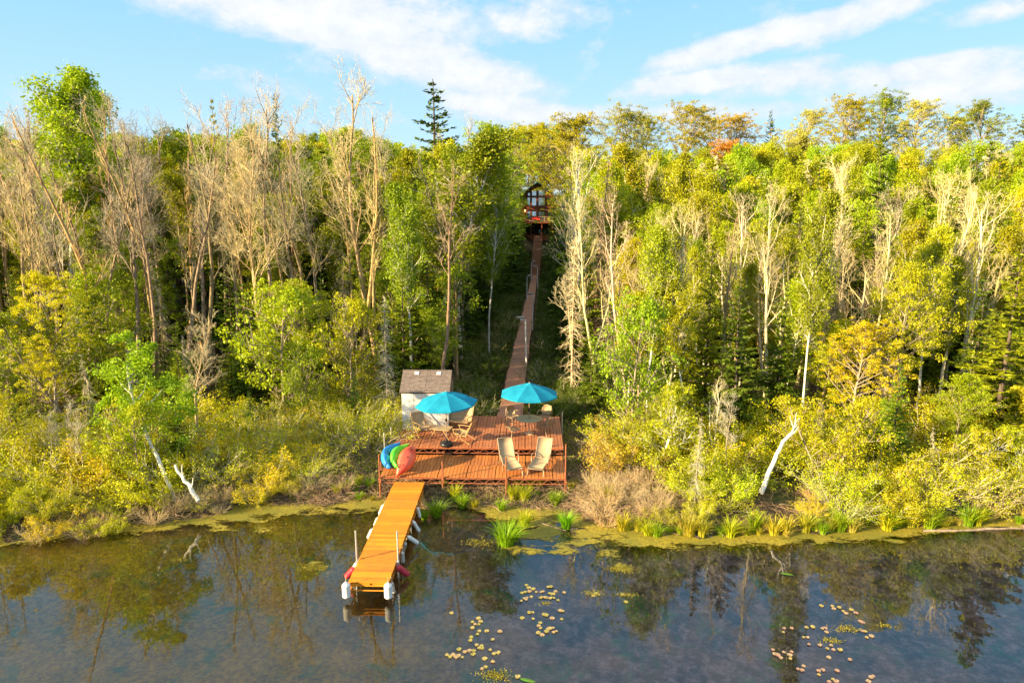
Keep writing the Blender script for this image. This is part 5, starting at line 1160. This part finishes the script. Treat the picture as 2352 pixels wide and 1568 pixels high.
def cover():
    n = 90000; px = rng.uniform(-150, 2500, n); Y = 27+rng.random(n)**1.3*48; X = (px-CX)/F*Y*1.03-math.tan(YAW)*Y; s = Y-np.interp(X, SX, SY); Z = terr(X, Y)
    wx = np.interp(Y, WYs, WX); k = (s > .4) & (np.abs(X-wx) > .7) & ~((X > LX0-.2) & (X < UX1+.2) & (Y < UY1+.1)); X, Y, Z = X[k], Y[k], Z[k]; h = rng.random(len(X))**1.5*.45
    keep = (np.sin(X*1.7+np.sin(Y))+np.cos(Y*1.3+X*.5)+rng.normal(size=len(X))*.7) > -.2; X, Y, Z, h = X[keep], Y[keep], Z[keep], h[keep]
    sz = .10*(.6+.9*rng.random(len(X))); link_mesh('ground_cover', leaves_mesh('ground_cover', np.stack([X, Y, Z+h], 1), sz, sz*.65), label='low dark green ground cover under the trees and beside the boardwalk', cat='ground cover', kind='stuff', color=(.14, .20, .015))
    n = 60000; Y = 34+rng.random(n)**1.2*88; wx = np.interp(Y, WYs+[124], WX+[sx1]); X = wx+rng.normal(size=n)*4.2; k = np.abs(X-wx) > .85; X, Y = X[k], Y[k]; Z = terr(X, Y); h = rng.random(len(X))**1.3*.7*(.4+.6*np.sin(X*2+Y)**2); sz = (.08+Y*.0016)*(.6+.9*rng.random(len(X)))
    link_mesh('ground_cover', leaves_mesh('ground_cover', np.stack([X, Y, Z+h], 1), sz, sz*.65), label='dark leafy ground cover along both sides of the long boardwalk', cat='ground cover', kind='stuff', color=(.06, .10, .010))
    n = 26000; px = rng.uniform(600, 1600, n); Y = 22+rng.random(n)*16; X = (px-CX)/F*Y*1.03; s = Y-np.interp(X, SX, SY); k = (s > .1) & ~((X > LX0-.1) & (X < UX1+.1) & (Y > LY0) & (Y < UY1)); X, Y = X[k], Y[k]; Z = terr(X, Y); sz = .16+.14*rng.random(len(X))
    d = np.stack([rng.normal(size=len(X))*.25, rng.normal(size=len(X))*.25, np.ones(len(X))], 1); link_mesh('grass', leaves_mesh('grass', np.stack([X, Y, Z+sz*.4], 1), sz, .018+0*sz, 'blade', dirs=d), label='thin short grass growing round the deck and dock', cat='grass', kind='stuff', color=(.30, .36, .02))
cover()
# a pale log along the right waterline and a stick in the clearing
def logobj(a, b, r, label):
    a = Vector(a); b = Vector(b); tb = Tubes(); p = np.array([tuple((a*(1-t)+b*t)-a) for t in np.linspace(0, 1, 9)])+rng.normal(size=(9, 3))*r*.35; tb.add(p, np.linspace(r, r*.6, 9), 8); o = link_mesh('fallen_log', tb.mesh('fallen_log', 'log_wood'), None, label, 'log'); o.location = a
logobj(P(2120, 1218, .03), P(2352, 1211, .03), .07, 'long pale log lying along the waterline at the right'); logobj(P(2352, 1211, .05), P(2600, 1200, .05), .08, 'pale log continuing past the right edge of the shore')
logobj(P(1238, 727, .5), P(1262, 722, .5), .12, 'grey fallen log in the shade right of the boardwalk'); logobj(P(1385, 1168, .25), P(1345, 1176, .1), .05, 'weathered branch on the bank right of the deck')
logobj(P(700, 1087, .5), P(735, 1092, .5), .06, 'grey fallen branch on the bank left of the deck'); logobj(P(1240, 1200, .03), P(1300, 1218, .03), .02, 'thin stick floating by the fan-shaped tussock')

# ------------------------------------------------------------------ lily pads
def pad_mesh(seed_):
    r_ = random.Random(seed_); m = MB(); n = 22; vs = [(0, 0, .012)]; 
    for i in range(n): a = .22+(2*math.pi-.44)*i/(n-1); q = 1+.06*math.sin(3*a+seed_); vs.append((q*math.cos(a), q*math.sin(a), .012+.10*r_.random()*.3))
    m.add(vs, [(0, i, i+1) for i in range(1, n)], True); m.add([(x, y, z-.05) for x, y, z in vs], [(0, i+1, i) for i in range(1, n)], True); return m.mesh('lily_pad', 'lily_leaf')
PADS = [pad_mesh(i) for i in range(3)]
pads = {'in the cluster right of the dock end': [(393, 98), (402, 108), (375, 128), (388, 125), (405, 122), (420, 112), (432, 124), (450, 125), (458, 123), (478, 105), (490, 104), (484, 130), (497, 132), (507, 122), (541, 127), (517, 157), (372, 160), (392, 155), (395, 147), (412, 143), (385, 150), (449, 147), (470, 146), (462, 145), (487, 149), (500, 148), (376, 227), (405, 205), (418, 205), (419, 230), (462, 213), (471, 216), (494, 228), (526, 197), (536, 200), (532, 231), (447, 246), (441, 258), (448, 266), (440, 285), (455, 293), (472, 280), (485, 268), (497, 266), (510, 280), (500, 283), (478, 270)],
        'in the nearest cluster at the bottom centre': [(180, 243), (190, 252), (205, 252), (215, 243), (203, 228), (212, 240), (207, 278), (200, 291), (175, 302), (172, 315), (288, 280), (260, 312), (127, 350), (80, 372), (92, 380), (103, 372), (116, 380), (125, 375), (150, 360), (168, 355), (183, 369), (186, 355), (197, 333), (216, 336), (217, 345), (207, 345), (250, 352), (264, 367), (280, 362), (228, 386), (260, 398), (217, 427), (232, 420), (180, 265), (236, 278), (141, 382), (358, 458)],
        'in the scattered group near the bottom right': [(1555, 178), (1597, 180), (1603, 190), (1625, 185), (1640, 200), (1650, 208), (1672, 195), (1690, 207), (1708, 240), (1717, 245), (1715, 277), (1727, 280), (1733, 303), (1752, 298), (1496, 264), (1520, 262), (1558, 268), (1569, 267), (1575, 282), (1407, 267), (1437, 267), (1404, 283), (1484, 303), (1500, 303), (1505, 331), (1548, 333), (1593, 335), (1602, 351), (1578, 347), (1628, 352), (1363, 352), (1370, 368), (1383, 373), (1407, 362), (1437, 360), (1395, 384), (1430, 372), (1432, 387), (1583, 381), (1667, 390), (1478, 432), (1484, 416), (1462, 428), (1543, 435), (1560, 432), (1545, 450), (1616, 434), (1600, 468), (1612, 475), (1585, 478), (1750, 460), (1740, 475), (1758, 455)],
        'floating alone in the open water': [(665, 130), (655, 138), (678, 135), (785, 163), (98, 207), (770, 135)]}
for reg, L_ in pads.items():
    for (x, y) in L_:
        px, py = (1600+x/1.05)/1.6327, (2100+y/1.05)/1.6327; p = P(px, py, .01); r_ = random.uniform(.034, .060)
        pink = 'right' in reg and 'dock' not in reg; c = random.choice([(.48, .34, .20), (.46, .36, .12), (.46, .28, .19)] if pink else [(.38, .33, .08), (.45, .36, .12), (.46, .32, .16)])
        o = link_mesh('lily_pad', random.choice(PADS), None, 'small round %s lily pad %s' % ('pinkish' if pink else 'yellowish', reg), 'lily pad', 'lily pads '+reg, color=c); o.location = (p.x, p.y, .012+random.random()*.01); o.scale = (r_*1.2, r_*1.2, .3); o.rotation_euler = (0, 0, random.random()*6.28)
def float_leaf(px, py, lab):
    p = P(px, py, .01); m = MB(); n = 20; m.add([(0, 0, .02)]+[(.20*math.cos(2*math.pi*i/n), .06*math.sin(2*math.pi*i/n), .01) for i in range(n)], [(0, i+1, (i+1) % n+1) for i in range(n)]); me = m.mesh('floating_leaf', 'lily_leaf'); o = link_mesh('floating_leaf', me, None, lab, 'leaf', color=(.07, .22, .015)); o.location = (p.x, p.y, .01); o.rotation_euler = (0, 0, -.3)
float_leaf(1807, 1318, 'long bright green leaf floating in the right reflections'); float_leaf(1212, 1562, 'bright green leaf floating at the bottom edge')
def weedtuft(px, py, n, r, lab):
    p = P(px, py, .01); q = rng.normal(size=(n, 3))*np.array([r, r*.5, .008]); q[:, 2] = np.abs(q[:, 2])+.012; o = link_mesh('pond_weed', leaves_mesh('pond_weed', np.concatenate([q, q[::-1]*np.array([.7, .8, 1])+rng.normal(size=q.shape)*np.array([.03, .02, 0])]), .038, .028, 'leaf', up=3), None, lab, 'pond weed', 'pond weed tufts', 'stuff', color=(.30, .26, .03)); o.location = (p.x, p.y, 0)
for a in [(1138, 1550, 260, .22, 'large mustard tuft of pond weed at the bottom of the nearest lily cluster'), (1428, 1306, 300, .28, 'oval patch of floating weed in the middle of the pond'), (1360, 1362, 90, .2, 'loose weed tuft between the two lily clusters'), (1945, 1442, 140, .2, 'brown weed tuft among the pink lily pads'), (2035, 1436, 60, .12, 'yellow weed scrap right of the pink lily pads'), (1440, 1365, 80, .18, 'weed scrap beside the reflected trees'), (722, 1303, 260, .3, 'weed patch floating left of the dock'), (1255, 1385, 40, .10, 'tiny weed scrap inside the lily cluster'), (1910, 1470, 90, .18, 'weed streak low among the pink lily pads'), (415, 1283, 60, .2, 'weed scrap near the left reflections'), (1105, 1246, 240, .4, 'weed patch in the channel right of the dock')]: weedtuft(*a)
print('objects', len(bpy.data.objects))
